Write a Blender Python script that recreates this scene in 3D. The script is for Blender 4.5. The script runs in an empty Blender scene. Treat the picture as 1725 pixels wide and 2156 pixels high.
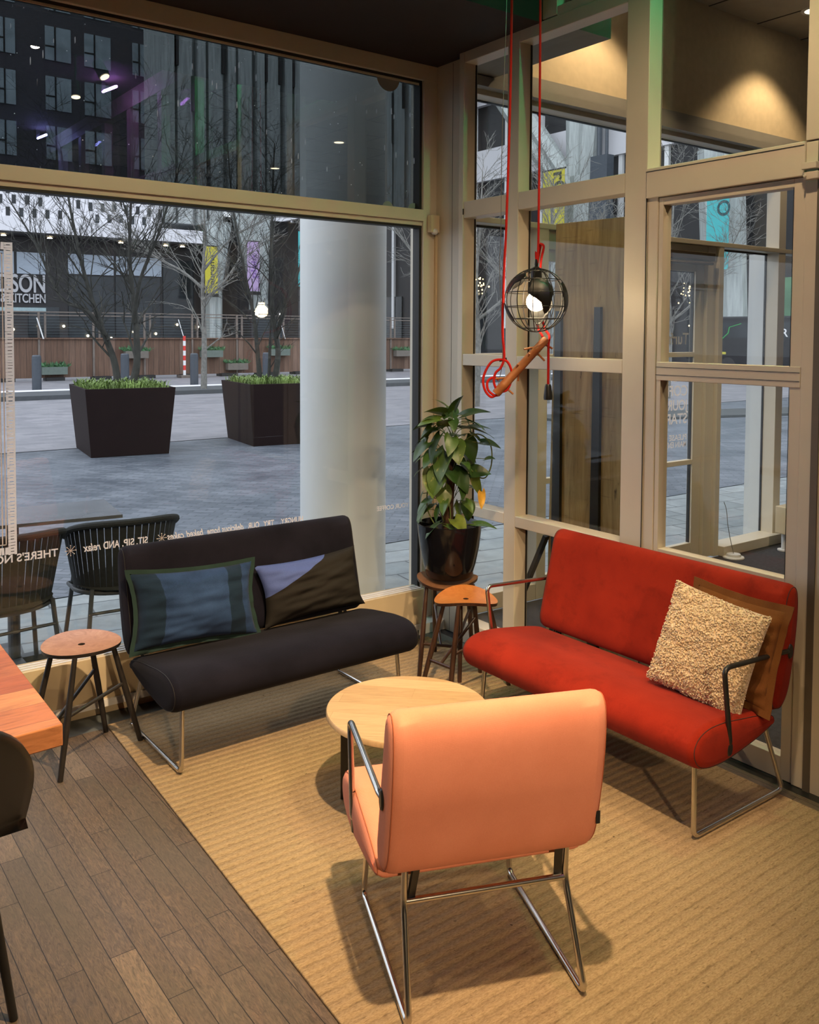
import bpy, bmesh, math, random
from math import sin, cos, pi, radians, sqrt, atan2
from mathutils import Vector, Matrix, Euler, noise
SC = bpy.context.scene
COL = SC.collection
rnd = random.Random(7)

# ------------------------------------------------------------------ object helpers
def tag(o, label=None, cat=None, group=None, kind=None):
    if label: o['label'] = label
    if cat: o['category'] = cat
    if group: o['group'] = group
    if kind: o['kind'] = kind
    return o

def empty(name, loc=(0, 0, 0), rz=0.0, label=None, cat=None, group=None, kind=None, parent=None):
    o = bpy.data.objects.new(name, None)
    o.empty_display_size = 0.1
    COL.objects.link(o)
    o.location = loc
    o.rotation_euler = (0, 0, rz)
    if parent: o.parent = parent
    return tag(o, label, cat, group, kind)

def copy_tree(o, parent=None):
    c = o.copy()
    COL.objects.link(c)
    c.parent = parent
    for ch in list(o.children):
        copy_tree(ch, c)
    return c

class MB:
    """collects geometry for ONE mesh object"""
    def __init__(s):
        s.v = []; s.f = []; s.m = []; s.cur = 0
    def mat(s, i): s.cur = i; return s
    def add(s, vs, fs, M=None):
        n = len(s.v)
        for p in vs:
            p = Vector(p)
            s.v.append(M @ p if M else p)
        for f in fs:
            s.f.append([i + n for i in f]); s.m.append(s.cur)
        return s
    def box(s, x0, x1, y0, y1, z0, z1, M=None):
        vs = [(x0, y0, z0), (x1, y0, z0), (x1, y1, z0), (x0, y1, z0), (x0, y0, z1), (x1, y0, z1), (x1, y1, z1), (x0, y1, z1)]
        fs = [(0, 3, 2, 1), (4, 5, 6, 7), (0, 1, 5, 4), (1, 2, 6, 5), (2, 3, 7, 6), (3, 0, 4, 7)]
        return s.add(vs, fs, M)
    def bar(s, a, b, w, h, up=(0, 0, 1)):
        """rectangular bar between two points"""
        a = Vector(a); b = Vector(b); d = b - a; L = d.length; d.normalize()
        up = Vector(up)
        if abs(d.dot(up)) > .98: up = Vector((1, 0, 0))
        x = up.cross(d).normalized(); y = d.cross(x)
        M = Matrix((x, y, d)).transposed().to_4x4(); M.translation = a
        return s.box(-w / 2, w / 2, -h / 2, h / 2, 0, L, M)
    def tube(s, pts, r, n=10, closed=False, cap=True):
        P = [Vector(p) for p in pts]; N = len(P)
        rs = r if isinstance(r, (list, tuple)) else [r] * N
        base = len(s.v); prev = None
        for i, p in enumerate(P):
            if closed: t = P[(i + 1) % N] - P[i - 1]
            else: t = P[min(i + 1, N - 1)] - P[max(i - 1, 0)]
            if t.length < 1e-9: t = Vector((0, 0, 1))
            t.normalize()
            if prev is None:
                u = t.orthogonal().normalized()
            else:
                u = prev - t * prev.dot(t)
                if u.length < 1e-6: u = t.orthogonal()
                u.normalize()
            prev = u; w = t.cross(u)
            for k in range(n):
                a = 2 * pi * k / n
                s.v.append(p + (u * cos(a) + w * sin(a)) * rs[i])
        R = N if closed else N - 1
        for i in range(R):
            j = (i + 1) % N
            for k in range(n):
                l = (k + 1) % n
                s.f.append([base + i * n + k, base + i * n + l, base + j * n + l, base + j * n + k]); s.m.append(s.cur)
        if cap and not closed:
            s.f.append([base + k for k in range(n)][::-1]); s.m.append(s.cur)
            s.f.append([base + (N - 1) * n + k for k in range(n)]); s.m.append(s.cur)
        return s
    def cyl(s, a, b, r1, r2=None, n=14):
        return s.tube([a, b], [r1, r2 if r2 is not None else r1], n)
    def lathe(s, prof, c=(0, 0, 0), n=40, M=None, closed=False):
        base = len(s.v); K = len(prof)
        for k in range(n):
            a = 2 * pi * k / n
            for (r, z) in prof:
                p = Vector((r * cos(a) + c[0], r * sin(a) + c[1], z + c[2]))
                s.v.append(M @ p if M else p)
        for k in range(n):
            l = (k + 1) % n
            for i in range(K if closed else K - 1):
                j = (i + 1) % K
                s.f.append([base + k * K + i, base + l * K + i, base + l * K + j, base + k * K + j]); s.m.append(s.cur)
        return s
    def sphere(s, c, r, n=20, m=12, sc=(1, 1, 1)):
        base = len(s.v); c = Vector(c)
        for j in range(m + 1):
            t = pi * j / m
            for k in range(n):
                a = 2 * pi * k / n
                s.v.append(c + Vector((r * sc[0] * sin(t) * cos(a), r * sc[1] * sin(t) * sin(a), r * sc[2] * cos(t))))
        for j in range(m):
            for k in range(n):
                l = (k + 1) % n
                s.f.append([base + j * n + k, base + (j + 1) * n + k, base + (j + 1) * n + l, base + j * n + l]); s.m.append(s.cur)
        return s
    def prism(s, poly, z0, z1, M=None):
        n = len(poly)
        vs = [(x, y, z0) for x, y in poly] + [(x, y, z1) for x, y in poly]
        fs = [list(range(n))[::-1], list(range(n, 2 * n))] + [[i, (i + 1) % n, n + (i + 1) % n, n + i] for i in range(n)]
        return s.add(vs, fs, M)
    def grid(s, fn, nu, nv, closeu=False):
        base = len(s.v)
        for i in range(nu + 1):
            for j in range(nv + 1):
                s.v.append(Vector(fn(i / nu, j / nv)))
        W = nv + 1
        for i in range(nu):
            for j in range(nv):
                s.f.append([base + i * W + j, base + (i + 1) * W + j, base + (i + 1) * W + j + 1, base + i * W + j + 1]); s.m.append(s.cur)
        return s
    def build(s, name, mats, parent=None, smooth=True, angle=35, bevel=0.0, label=None, fix=True, weld=False, **kw):
        me = bpy.data.meshes.new(name)
        me.from_pydata([tuple(p) for p in s.v], [], s.f)
        if not isinstance(mats, (list, tuple)): mats = [mats]
        for m in mats: me.materials.append(m)
        for p, mi in zip(me.polygons, s.m): p.material_index = mi
        if fix or weld:
            bm = bmesh.new(); bm.from_mesh(me)
            if weld: bmesh.ops.remove_doubles(bm, verts=bm.verts, dist=1e-5)
            bmesh.ops.recalc_face_normals(bm, faces=bm.faces)
            bm.to_mesh(me); bm.free()
        if smooth:
            for p in me.polygons: p.use_smooth = True
            me.set_sharp_from_angle(angle=radians(angle))
        me.update()
        o = bpy.data.objects.new(name, me)
        COL.objects.link(o)
        if parent: o.parent = parent
        if bevel:
            b = o.modifiers.new('bevel', 'BEVEL'); b.width = bevel; b.segments = 2; b.limit_method = 'ANGLE'; b.angle_limit = radians(40)
        return tag(o, label, **kw)

def spline(pts, k=6, closed=False):
    """Catmull-Rom through pts"""
    P = [Vector(p) for p in pts]; n = len(P); out = []
    R = n if closed else n - 1
    for i in range(R):
        if closed: a, b, c, d = P[i - 1], P[i], P[(i + 1) % n], P[(i + 2) % n]
        else: a, b, c, d = P[max(i - 1, 0)], P[i], P[i + 1], P[min(i + 2, n - 1)]
        for j in range(k):
            t = j / k
            out.append(.5 * ((2 * b) + (c - a) * t + (2 * a - 5 * b + 4 * c - d) * t * t + (3 * b - a - 3 * c + d) * t ** 3))
    if not closed: out.append(P[-1])
    return out

def bent(pts, r=.03, k=5):
    """polyline with rounded corners"""
    P = [Vector(p) for p in pts]; out = [P[0]]
    for i in range(1, len(P) - 1):
        a = (P[i - 1] - P[i]); b = (P[i + 1] - P[i])
        q = min(r, a.length * .45, b.length * .45)
        A = P[i] + a.normalized() * q; B = P[i] + b.normalized() * q
        for j in range(k + 1):
            t = j / k
            out.append(A * (1 - t) ** 2 + P[i] * 2 * t * (1 - t) + B * t * t)
    out.append(P[-1])
    return out

def text_obj(body, name, mat, M, size=.1, ext=0.0, parent=None, align='CENTER', label=None, sx=1.0, shear=0.0, **kw):
    cu = bpy.data.curves.new('t', 'FONT'); cu.body = body; cu.size = size; cu.extrude = ext
    cu.align_x = align; cu.align_y = 'BOTTOM_BASELINE'; cu.shear = shear; cu.offset = size * .018
    t = bpy.data.objects.new('t', cu); COL.objects.link(t)
    bpy.context.view_layer.update()
    dg = bpy.context.evaluated_depsgraph_get()
    me = bpy.data.meshes.new_from_object(t.evaluated_get(dg))
    bpy.data.objects.remove(t)
    me.transform(Matrix.Diagonal((sx, 1, 1, 1)))
    me.transform(M)
    me.materials.clear(); me.materials.append(mat)
    o = bpy.data.objects.new(name, me); COL.objects.link(o)
    if parent: o.parent = parent
    return tag(o, label, **kw)

# ------------------------------------------------------------------ materials
def nodes(name):
    m = bpy.data.materials.new(name); m.use_nodes = True
    nt = m.node_tree; nt.nodes.clear()
    out = nt.nodes.new('ShaderNodeOutputMaterial')
    return m, nt, out

def L(nt, a, b): nt.links.new(a, b)

def coords(nt, scale=(1, 1, 1), rot=(0, 0, 0), kind='Object'):
    tc = nt.nodes.new('ShaderNodeTexCoord'); mp = nt.nodes.new('ShaderNodeMapping')
    mp.inputs['Scale'].default_value = scale; mp.inputs['Rotation'].default_value = rot
    L(nt, tc.outputs[kind], mp.inputs['Vector']); return mp.outputs['Vector']

def tex_noise(nt, vec, scale, detail=4, rough=.55, dist=0):
    n = nt.nodes.new('ShaderNodeTexNoise'); n.inputs['Scale'].default_value = scale
    n.inputs['Detail'].default_value = detail; n.inputs['Roughness'].default_value = rough; n.inputs['Distortion'].default_value = dist
    L(nt, vec, n.inputs['Vector']); return n.outputs['Fac']

def ramp(nt, fac, stops):
    r = nt.nodes.new('ShaderNodeValToRGB'); e = r.color_ramp.elements
    while len(e) < len(stops): e.new(.5)
    for i, (p, c) in enumerate(stops):
        e[i].position = p; e[i].color = (*c, 1) if len(c) == 3 else c
    L(nt, fac, r.inputs['Fac']); return r.outputs['Color']

def mixc(nt, fac, a, b, mode='MIX'):
    m = nt.nodes.new('ShaderNodeMix'); m.data_type = 'RGBA'; m.blend_type = mode
    for sock, v in ((m.inputs['Factor'], fac), (m.inputs['A'], a), (m.inputs['B'], b)):
        pass
    fs = m.inputs[0]; A = m.inputs[6]; B = m.inputs[7]
    for sk, v in ((fs, fac), (A, a), (B, b)):
        if hasattr(v, 'is_linked') or hasattr(v, 'links'): L(nt, v, sk)
        elif isinstance(v, (int, float)): sk.default_value = v
        else: sk.default_value = (*v, 1) if len(v) == 3 else v
    return m.outputs[2]

def math_(nt, op, a, b=None):
    m = nt.nodes.new('ShaderNodeMath'); m.operation = op
    for i, v in enumerate((a, b)):
        if v is None: continue
        if isinstance(v, (int, float)): m.inputs[i].default_value = v
        else: L(nt, v, m.inputs[i])
    return m.outputs[0]

def bump(nt, h, strength=.3, dist=.01):
    b = nt.nodes.new('ShaderNodeBump'); b.inputs['Strength'].default_value = strength; b.inputs['Distance'].default_value = dist
    L(nt, h, b.inputs['Height']); return b.outputs['Normal']

def bsdf(nt, out, color, rough=.5, metal=0.0, normal=None, spec=None, **kw):
    b = nt.nodes.new('ShaderNodeBsdfPrincipled')
    if isinstance(color, tuple): b.inputs['Base Color'].default_value = (*color[:3], 1)
    else: L(nt, color, b.inputs['Base Color'])
    if isinstance(rough, (int, float)): b.inputs['Roughness'].default_value = rough
    else: L(nt, rough, b.inputs['Roughness'])
    b.inputs['Metallic'].default_value = metal
    if spec is not None: b.inputs['Specular IOR Level'].default_value = spec
    if normal is not None: L(nt, normal, b.inputs['Normal'])
    for k, v in kw.items(): b.inputs[k].default_value = v
    L(nt, b.outputs[0], out.inputs['Surface']); return b

def plain(name, c, rough=.5, metal=0.0, var=.12, scale=8, bmp=0.0, bscale=200, stretch=(1, 1, 1), **kw):
    m, nt, out = nodes(name)
    v = coords(nt, stretch)
    n = tex_noise(nt, v, scale)
    lo = tuple(max(0, x * (1 - var)) for x in c); hi = tuple(min(1, x * (1 + var)) for x in c)
    col = ramp(nt, n, [(.3, lo), (.7, hi)])
    nm = None
    if bmp: nm = bump(nt, tex_noise(nt, v, bscale, 2), bmp, .002)
    bsdf(nt, out, col, rough, metal, nm, **kw)
    return m

def fabric(name, c, scale=900, var=.14, rough=.9, sheen=.04, c2=None, stain=.0):
    m, nt, out = nodes(name)
    v = coords(nt)
    w1 = nt.nodes.new('ShaderNodeTexWave'); w1.inputs['Scale'].default_value = scale / 6; w1.bands_direction = 'X'; w1.inputs['Distortion'].default_value = .6
    w2 = nt.nodes.new('ShaderNodeTexWave'); w2.inputs['Scale'].default_value = scale / 6; w2.bands_direction = 'Z'; w2.inputs['Distortion'].default_value = .6
    L(nt, v, w1.inputs['Vector']); L(nt, v, w2.inputs['Vector'])
    h = math_(nt, 'ADD', w1.outputs['Fac'], w2.outputs['Fac'])
    n = tex_noise(nt, v, 5, 5); n2 = tex_noise(nt, v, scale * .7, 2)
    mx = math_(nt, 'ADD', math_(nt, 'MULTIPLY', n, .6), math_(nt, 'MULTIPLY', n2, .4))
    lo = tuple(x * (1 - var) for x in c); hi = tuple(min(1, x * (1 + var)) for x in (c2 or c))
    col = ramp(nt, mx, [(.35, lo), (.65, hi)])
    if stain:
        st = ramp(nt, tex_noise(nt, v, 9, 6, .7), [(.52, (1, 1, 1)), (.75, (1 - stain,) * 3)])
        col = mixc(nt, 1.0, col, st, 'MULTIPLY')
    bsdf(nt, out, col, rough, 0, bump(nt, h, .18, .001), spec=.10, **{'Sheen Weight': sheen, 'Sheen Roughness': .5})
    return m

def wood(name, c1, c2, c3=None, scale=4, axis=0, rough=.45, ring=12, bmp=.1, stretch=14):
    m, nt, out = nodes(name)
    s = [stretch * 1.0] * 3; s[axis] = 1.0
    v = coords(nt, tuple(s))
    n = tex_noise(nt, v, scale, 8, .65, .6)
    n2 = tex_noise(nt, coords(nt), 3, 3)
    w = nt.nodes.new('ShaderNodeTexWave'); w.inputs['Scale'].default_value = ring / 10; w.inputs['Distortion'].default_value = 9; w.inputs['Detail'].default_value = 3
    L(nt, v, w.inputs['Vector'])
    f = math_(nt, 'ADD', math_(nt, 'MULTIPLY', n, .6), math_(nt, 'MULTIPLY', w.outputs['Fac'], .4))
    stops = [(.25, c1), (.6, c2)] + ([(.85, c3)] if c3 else [])
    col = ramp(nt, f, stops)
    col = mixc(nt, .35, col, ramp(nt, n2, [(.3, c1), (.7, c2)]))
    bsdf(nt, out, col, rough, 0, bump(nt, n, bmp, .002))
    return m

def emit(name, c, s):
    m, nt, out = nodes(name)
    e = nt.nodes.new('ShaderNodeEmission'); e.inputs['Color'].default_value = (*c, 1); e.inputs['Strength'].default_value = s
    L(nt, e.outputs[0], out.inputs['Surface']); return m

def glass(name, tint=(1, 1, 1), f0=.04, dirt=.0, streak=0.0):
    m, nt, out = nodes(name)
    lw = nt.nodes.new('ShaderNodeLayerWeight'); lw.inputs['Blend'].default_value = .5
    f = math_(nt, 'POWER', lw.outputs['Facing'], 5.0)
    f = math_(nt, 'ADD', math_(nt, 'MULTIPLY', f, 1 - f0), f0)
    tr = nt.nodes.new('ShaderNodeBsdfTransparent'); tr.inputs['Color'].default_value = (*tint, 1)
    gl = nt.nodes.new('ShaderNodeBsdfGlossy'); gl.inputs['Roughness'].default_value = 0.0; gl.inputs['Color'].default_value = (1, 1, 1, 1)
    mx = nt.nodes.new('ShaderNodeMixShader')
    L(nt, f, mx.inputs[0]); L(nt, tr.outputs[0], mx.inputs[1]); L(nt, gl.outputs[0], mx.inputs[2])
    res = mx.outputs[0]
    if dirt:
        v = coords(nt)
        vo = nt.nodes.new('ShaderNodeTexVoronoi'); vo.inputs['Scale'].default_value = 17; L(nt, v, vo.inputs['Vector'])
        spot = math_(nt, 'LESS_THAN', vo.outputs['Distance'], .04)
        sv = coords(nt, (60, 1, 5), (0, radians(-14), 0))
        vo2 = nt.nodes.new('ShaderNodeTexVoronoi'); vo2.inputs['Scale'].default_value = 1.0; L(nt, sv, vo2.inputs['Vector'])
        st = math_(nt, 'LESS_THAN', vo2.outputs['Distance'], .085)
        msk = ramp(nt, tex_noise(nt, v, 1.3, 1), [(.45, (0, 0, 0)), (.6, (1, 1, 1))])
        tot = math_(nt, 'MAXIMUM', spot, math_(nt, 'MULTIPLY', st, msk))
        tot = math_(nt, 'MULTIPLY', tot, dirt)
        df = nt.nodes.new('ShaderNodeBsdfDiffuse'); df.inputs['Color'].default_value = (.8, .82, .84, 1)
        tl = nt.nodes.new('ShaderNodeBsdfTranslucent'); tl.inputs['Color'].default_value = (.8, .82, .84, 1)
        ad = nt.nodes.new('ShaderNodeMixShader'); L(nt, df.outputs[0], ad.inputs[1]); L(nt, tl.outputs[0], ad.inputs[2])
        m2 = nt.nodes.new('ShaderNodeMixShader'); L(nt, tot, m2.inputs[0]); L(nt, res, m2.inputs[1]); L(nt, ad.outputs[0], m2.inputs[2])
        res = m2.outputs[0]
    L(nt, res, out.inputs['Surface'])
    return m

M = {}
M['frame'] = plain('painted_frame', (.62, .565, .46), .42, var=.05, scale=3, bmp=.05, bscale=500)
M['frame_daylit'] = plain('daylit_outer_frame', (.60, .61, .60), .45, var=.05, scale=3)  # same frame paint with cool daylight put into the colour
M['gasket'] = plain('black_gasket', (.012, .011, .011), .6)
M['black'] = plain('black_steel', (.012, .012, .012), .38, var=.2)
M['blackwood'] = plain('black_stained_wood', (.016, .013, .012), .5, var=.3, scale=30)
M['chrome'] = plain('chrome', (.62, .60, .57), .22, 1.0, var=.03)
M['darkchrome'] = plain('smoked_chrome', (.40, .37, .33), .16, 1.0, var=.05)
M['ceil'] = plain('dark_ceiling', (.022, .015, .014), .8, var=.1)
M['wall'] = plain('warm_wall', (.13, .10, .075), .8, var=.05)
M['cream'] = plain('cream_plaster', (.62, .50, .33), .9, var=.06, scale=20, bmp=.2, bscale=120)
M['tile'] = plain('ceiling_tile', (.42, .38, .32), .9, var=.06)
M['mat'] = plain('dark_doormat', (.035, .036, .042), .95, var=.3, scale=40, bmp=.5, bscale=300)
M['concrete_in'] = plain('grey_screed', (.11, .125, .13), .55, var=.3, scale=9)
M['rad'] = plain('cream_radiator', (.60, .50, .34), .22, var=.03)
M['sill'] = plain('white_sill', (.66, .66, .66), .5, var=.05)
M['glass'] = glass('clear_glass', (.97, .98, .98), .018)
M['glass_up'] = glass('tinted_glass', (.40, .43, .44), .11, dirt=.9)
M['glass_main'] = glass('main_glass', (.95, .97, .98), .028)
M['blue'] = fabric('navy_wool', (.0055, .0055, .011), var=.25, c2=(.0095, .0090, .0165), sheen=.03)
M['red'] = fabric('red_wool', (.245, .0155, .006), var=.1, c2=(.30, .022, .008), stain=.3)
M['peach'] = fabric('peach_wool', (.76, .27, .165), var=.04, c2=(.80, .31, .20))
M['seam_dark'] = plain('seam', (.05, .02, .015), .9)
M['cush_blue'] = fabric('blue_linen', (.014, .032, .085), var=.3, c2=(.024, .050, .125))
M['cush_navy'] = fabric('dark_blue_linen', (.010, .022, .044), var=.25)
M['cush_green'] = fabric('green_linen', (.018, .036, .033), var=.2)
M['cush_periw'] = fabric('periwinkle_cloth', (.085, .14, .42), var=.12)
M['cush_black'] = fabric('black_twill', (.022, .02, .018), var=.4)
M['suede'] = fabric('brown_suede', (.16, .062, .018), var=.15, scale=500)
M['branch'] = wood('branch_wood', (.30, .10, .03), (.46, .18, .055), scale=3, axis=0, rough=.5)
M['cord'] = fabric('red_cord', (.55, .022, .018), scale=3000, var=.15)
M['wire'] = plain('steel_wire', (.3, .27, .22), .4, .8)
M['pot'] = plain('glossy_black_pot', (.006, .006, .008), .12, var=.1, spec=.35)
M['soil'] = plain('soil', (.03, .02, .012), .95, bmp=.8, bscale=60)
M['stem'] = plain('green_stem', (.10, .14, .03), .6, var=.3)
M['pole'] = plain('moss_pole', (.055, .028, .014), .95, var=.5, scale=40, bmp=1, bscale=90)
M['bark'] = plain('dark_bark', (.035, .034, .028), .85, var=.4, scale=12, bmp=.5, bscale=60)
M['bark_pale_lit'] = plain('pale_lit_bark', (.16, .155, .14), .85, var=.4, scale=12)  # streetlight on the twigs is put into this pale colour
M['planter'] = plain('dark_brown_planter', (.016, .0085, .008), .65, var=.1, spec=.12)
M['grass'] = plain('grass_blade', (.15, .22, .05), .7, var=.5, scale=6)
M['fern'] = plain('fern_green', (.05, .13, .05), .7, var=.5, scale=6)
M['fence_wood'] = None
M['steel'] = plain('weathered_steel', (.16, .13, .11), .5, .3, var=.2)
M['bollard'] = plain('grey_bollard', (.05, .06, .075), .5)
M['white'] = plain('white_paint', (.75, .75, .75), .5, var=.04)
M['redpaint'] = plain('red_paint', (.6, .04, .03), .5)
M['concrete'] = plain('pale_concrete', (.36, .39, .38), .8, var=.18, scale=2, stretch=(4, 4, .4))
M['concrete_dk'] = plain('grey_concrete', (.34, .36, .355), .8, var=.3, scale=1.5, stretch=(5, 5, .3))
M['panel'] = plain('white_panel', (.66, .65, .68), .6, var=.04, scale=.5)
M['darkbld'] = plain('dark_cladding', (.018, .016, .017), .6, var=.3, scale=.7)
M['brick_dk'] = plain('dark_brick', (.075, .070, .078), .8, var=.35, scale=3, stretch=(1, 1, 5))
M['winglass'] = plain('window_curtain', (.36, .42, .46), .5, .0, var=.25, scale=.6)
M['shopglass'] = plain('shop_glass', (.020, .024, .028), .12, .0, var=.6, scale=.5, spec=.3)
M['blind'] = plain('pale_blue_blind', (.36, .42, .50), .6, var=.05)
M['yellow'] = plain('yellow_banner', (.50, .44, .03), .6, var=.05)
M['lilac'] = plain('lilac_banner', (.42, .30, .50), .6, var=.05)
M['teal'] = plain('teal_banner', (.06, .42, .44), .6, var=.05)
M['van'] = plain('black_van_paint', (.010, .010, .012), .25, spec=.25)
M['sticker'] = plain('window_sticker', (.74, .63, .56), .7, var=.03)
def mat_film(name, c):
    m, nt, out = nodes(name)
    d = nt.nodes.new('ShaderNodeBsdfDiffuse'); d.inputs['Color'].default_value = (*c, 1)
    t_ = nt.nodes.new('ShaderNodeBsdfTranslucent'); t_.inputs['Color'].default_value = (*c, 1)
    mx = nt.nodes.new('ShaderNodeMixShader'); mx.inputs[0].default_value = .5
    L(nt, d.outputs[0], mx.inputs[1]); L(nt, t_.outputs[0], mx.inputs[2]); L(nt, mx.outputs[0], out.inputs['Surface'])
    return m
M['sticker'] = mat_film('beige_window_film', (.86, .76, .70))
M['lettering'] = plain('grey_white_letters', (.45, .45, .47), .7, var=.03)
M['rope'] = plain('charcoal_rope', (.011, .013, .012), .85, var=.3, scale=60, bmp=.6, bscale=250)
M['outframe'] = plain('grey_alu', (.06, .065, .07), .5, .3)
M['outtable'] = plain('wet_top_reflection', (.15, .16, .18), .18)  # reflection on the top is put into the lighter colour
M['bulb'] = emit('bulb_light', (1, .78, .48), 55)
M['lampglow'] = emit('lamp_glow', (1, .80, .50), 14)
M['fairy'] = emit('fairy_light', (1, .72, .30), 6)
M['neon_r'] = emit('neon_red', (1, .08, .04), 5)
M['neon_b'] = emit('neon_violet', (.45, .12, 1), 4)
M['head'] = emit('head_lamp', (1, .95, .85), 6)
M['green_glow'] = emit('green_line', (.08, .75, .18), .5)  # van's line graphic, no lamp; its glow is put in by emission

# floor planks (run along Y)
def mat_planks():
    m, nt, out = nodes('oak_planks')
    tc = nt.nodes.new('ShaderNodeTexCoord'); mp = nt.nodes.new('ShaderNodeMapping')
    mp.inputs['Rotation'].default_value = (0, 0, radians(90)); L(nt, tc.outputs['Object'], mp.inputs['Vector'])
    br = nt.nodes.new('ShaderNodeTexBrick'); L(nt, mp.outputs[0], br.inputs['Vector'])
    br.inputs['Scale'].default_value = 1.0; br.inputs['Brick Width'].default_value = .62; br.inputs['Row Height'].default_value = .068
    br.inputs['Mortar Size'].default_value = .0012; br.inputs['Mortar Smooth'].default_value = .1; br.offset = .37
    br.inputs['Color1'].default_value = (0, 0, 0, 1); br.inputs['Color2'].default_value = (1, 1, 1, 1); br.inputs['Mortar'].default_value = (.5, .5, .5, 1)
    tone = ramp(nt, br.outputs['Color'], [(0, (.098, .070, .048)), (.75, (.120, .087, .062)), (1, (.175, .128, .09))])
    g = tex_noise(nt, coords(nt, (20, 3.2, 1)), 4.2, 10, .8, 2.4)
    grain = ramp(nt, g, [(.36, (.40, .40, .38)), (.5, (.95, .95, .95)), (.64, (1.5, 1.42, 1.32))])
    col = mixc(nt, 1.0, tone, grain, 'MULTIPLY')
    worn = tex_noise(nt, coords(nt, (1.6, .7, 1)), 3, 6, .65)
    col = mixc(nt, ramp(nt, worn, [(.45, (0, 0, 0)), (.75, (.6, .6, .6))]), col, (.09, .08, .065))
    spots = tex_noise(nt, coords(nt), 38, 2)
    col = mixc(nt, ramp(nt, spots, [(.70, (0, 0, 0)), (.74, (.6, .6, .6))]), col, (.05, .04, .032))
    col = mixc(nt, br.outputs['Fac'], col, (.012, .010, .008))
    r = ramp(nt, worn, [(.3, (.42, .42, .42)), (.7, (.62, .62, .62))])
    h = math_(nt, 'SUBTRACT', math_(nt, 'MULTIPLY', g, .4), br.outputs['Fac'])
    bsdf(nt, out, col, r, 0, bump(nt, h, .35, .003))
    return m

def mat_rug():
    m, nt, out = nodes('ribbed_jute_rug')
    v = coords(nt)
    w = nt.nodes.new('ShaderNodeTexWave'); w.bands_direction = 'Y'; w.inputs['Scale'].default_value = 8.6
    w.inputs['Distortion'].default_value = .9; w.inputs['Detail'].default_value = 3; w.inputs['Detail Scale'].default_value = 5.0
    L(nt, v, w.inputs['Vector'])
    fine = tex_noise(nt, coords(nt, (22, 60, 1)), 3.5, 6, .75)
    seg = tex_noise(nt, coords(nt, (9, 30, 1)), 2, 3, .6)
    rib = ramp(nt, w.outputs['Fac'], [(.0, (.60, .59, .58)), (.22, (.93, .93, .93)), (1, (1, 1, 1))])
    base = ramp(nt, fine, [(.28, (.235, .165, .09)), (.5, (.385, .28, .16)), (.72, (.52, .395, .24))])
    col = mixc(nt, math_(nt, 'MULTIPLY', ramp(nt, seg, [(.35, (.2, .2, .2)), (.65, (1, 1, 1))]), .8), base, mixc(nt, 1.0, base, rib, 'MULTIPLY'))
    big = tex_noise(nt, v, 1.6, 4)
    col = mixc(nt, 1.0, col, ramp(nt, big, [(.3, (.86, .84, .82)), (.7, (1, 1, 1))]), 'MULTIPLY')
    crumbs = tex_noise(nt, v, 62, 2)
    msk = math_(nt, 'MULTIPLY', ramp(nt, crumbs, [(.715, (0, 0, 0)), (.75, (1, 1, 1))]), ramp(nt, tex_noise(nt, v, 4, 2), [(.45, (0, 0, 0)), (.6, (1, 1, 1))]))
    col = mixc(nt, msk, col, (.06, .04, .025))
    dash = tex_noise(nt, coords(nt, (10, 58, 1)), 2.2, 3, .6)
    col = mixc(nt, ramp(nt, dash, [(.60, (0, 0, 0)), (.68, (.55, .55, .55))]), col, (.12, .075, .04))
    h = math_(nt, 'ADD', w.outputs['Fac'], math_(nt, 'MULTIPLY', fine, .7))
    bsdf(nt, out, col, .95, 0, bump(nt, h, .8, .005), spec=.15)
    return m

def mat_ground():
    m, nt, out = nodes('wet_cobbles')
    v = coords(nt)
    vr = coords(nt, (1, 1, 1), (0, 0, radians(45)))
    br = nt.nodes.new('ShaderNodeTexBrick'); L(nt, vr, br.inputs['Vector']); br.inputs['Scale'].default_value = 1
    br.inputs['Brick Width'].default_value = .21; br.inputs['Row Height'].default_value = .07; br.inputs['Mortar Size'].default_value = .006
    br.inputs['Color1'].default_value = (.085, .10, .12, 1); br.inputs['Color2'].default_value = (.14, .155, .18, 1); br.inputs['Mortar'].default_value = (.06, .07, .08, 1)
    n = tex_noise(nt, v, .9, 7, .65)
    n2 = tex_noise(nt, v, 9, 4, .7)
    col = mixc(nt, 1.0, br.outputs['Color'], ramp(nt, n, [(.3, (.75, .75, .77)), (.7, (1.25, 1.22, 1.2))]), 'MULTIPLY')
    col = mixc(nt, ramp(nt, n2, [(.6, (0, 0, 0)), (.85, (.5, .5, .5))]), col, (.26, .27, .28))
    r = ramp(nt, n, [(.35, (.33, .33, .33)), (.7, (.62, .62, .62))])
    bsdf(nt, out, col, r, 0, bump(nt, math_(nt, 'ADD', br.outputs['Fac'], n2), .25, .01))
    return m

def mat_slabs():
    m, nt, out = nodes('concrete_slabs')
    v = coords(nt, (1, 1, 1), (0, 0, radians(8)))
    br = nt.nodes.new('ShaderNodeTexBrick'); L(nt, v, br.inputs['Vector']); br.inputs['Scale'].default_value = 1; br.offset = .5
    br.inputs['Brick Width'].default_value = .45; br.inputs['Row Height'].default_value = .30; br.inputs['Mortar Size'].default_value = .007
    br.inputs['Color1'].default_value = (.19, .215, .22, 1); br.inputs['Color2'].default_value = (.27, .29, .29, 1); br.inputs['Mortar'].default_value = (.05, .055, .06, 1)
    n = tex_noise(nt, coords(nt), 6, 6, .7)
    col = mixc(nt, 1.0, br.outputs['Color'], ramp(nt, n, [(.3, (.7, .7, .7)), (.7, (1.15, 1.15, 1.15))]), 'MULTIPLY')
    bsdf(nt, out, col, .5, 0, bump(nt, br.outputs['Fac'], -.3, .01))
    return m

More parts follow.
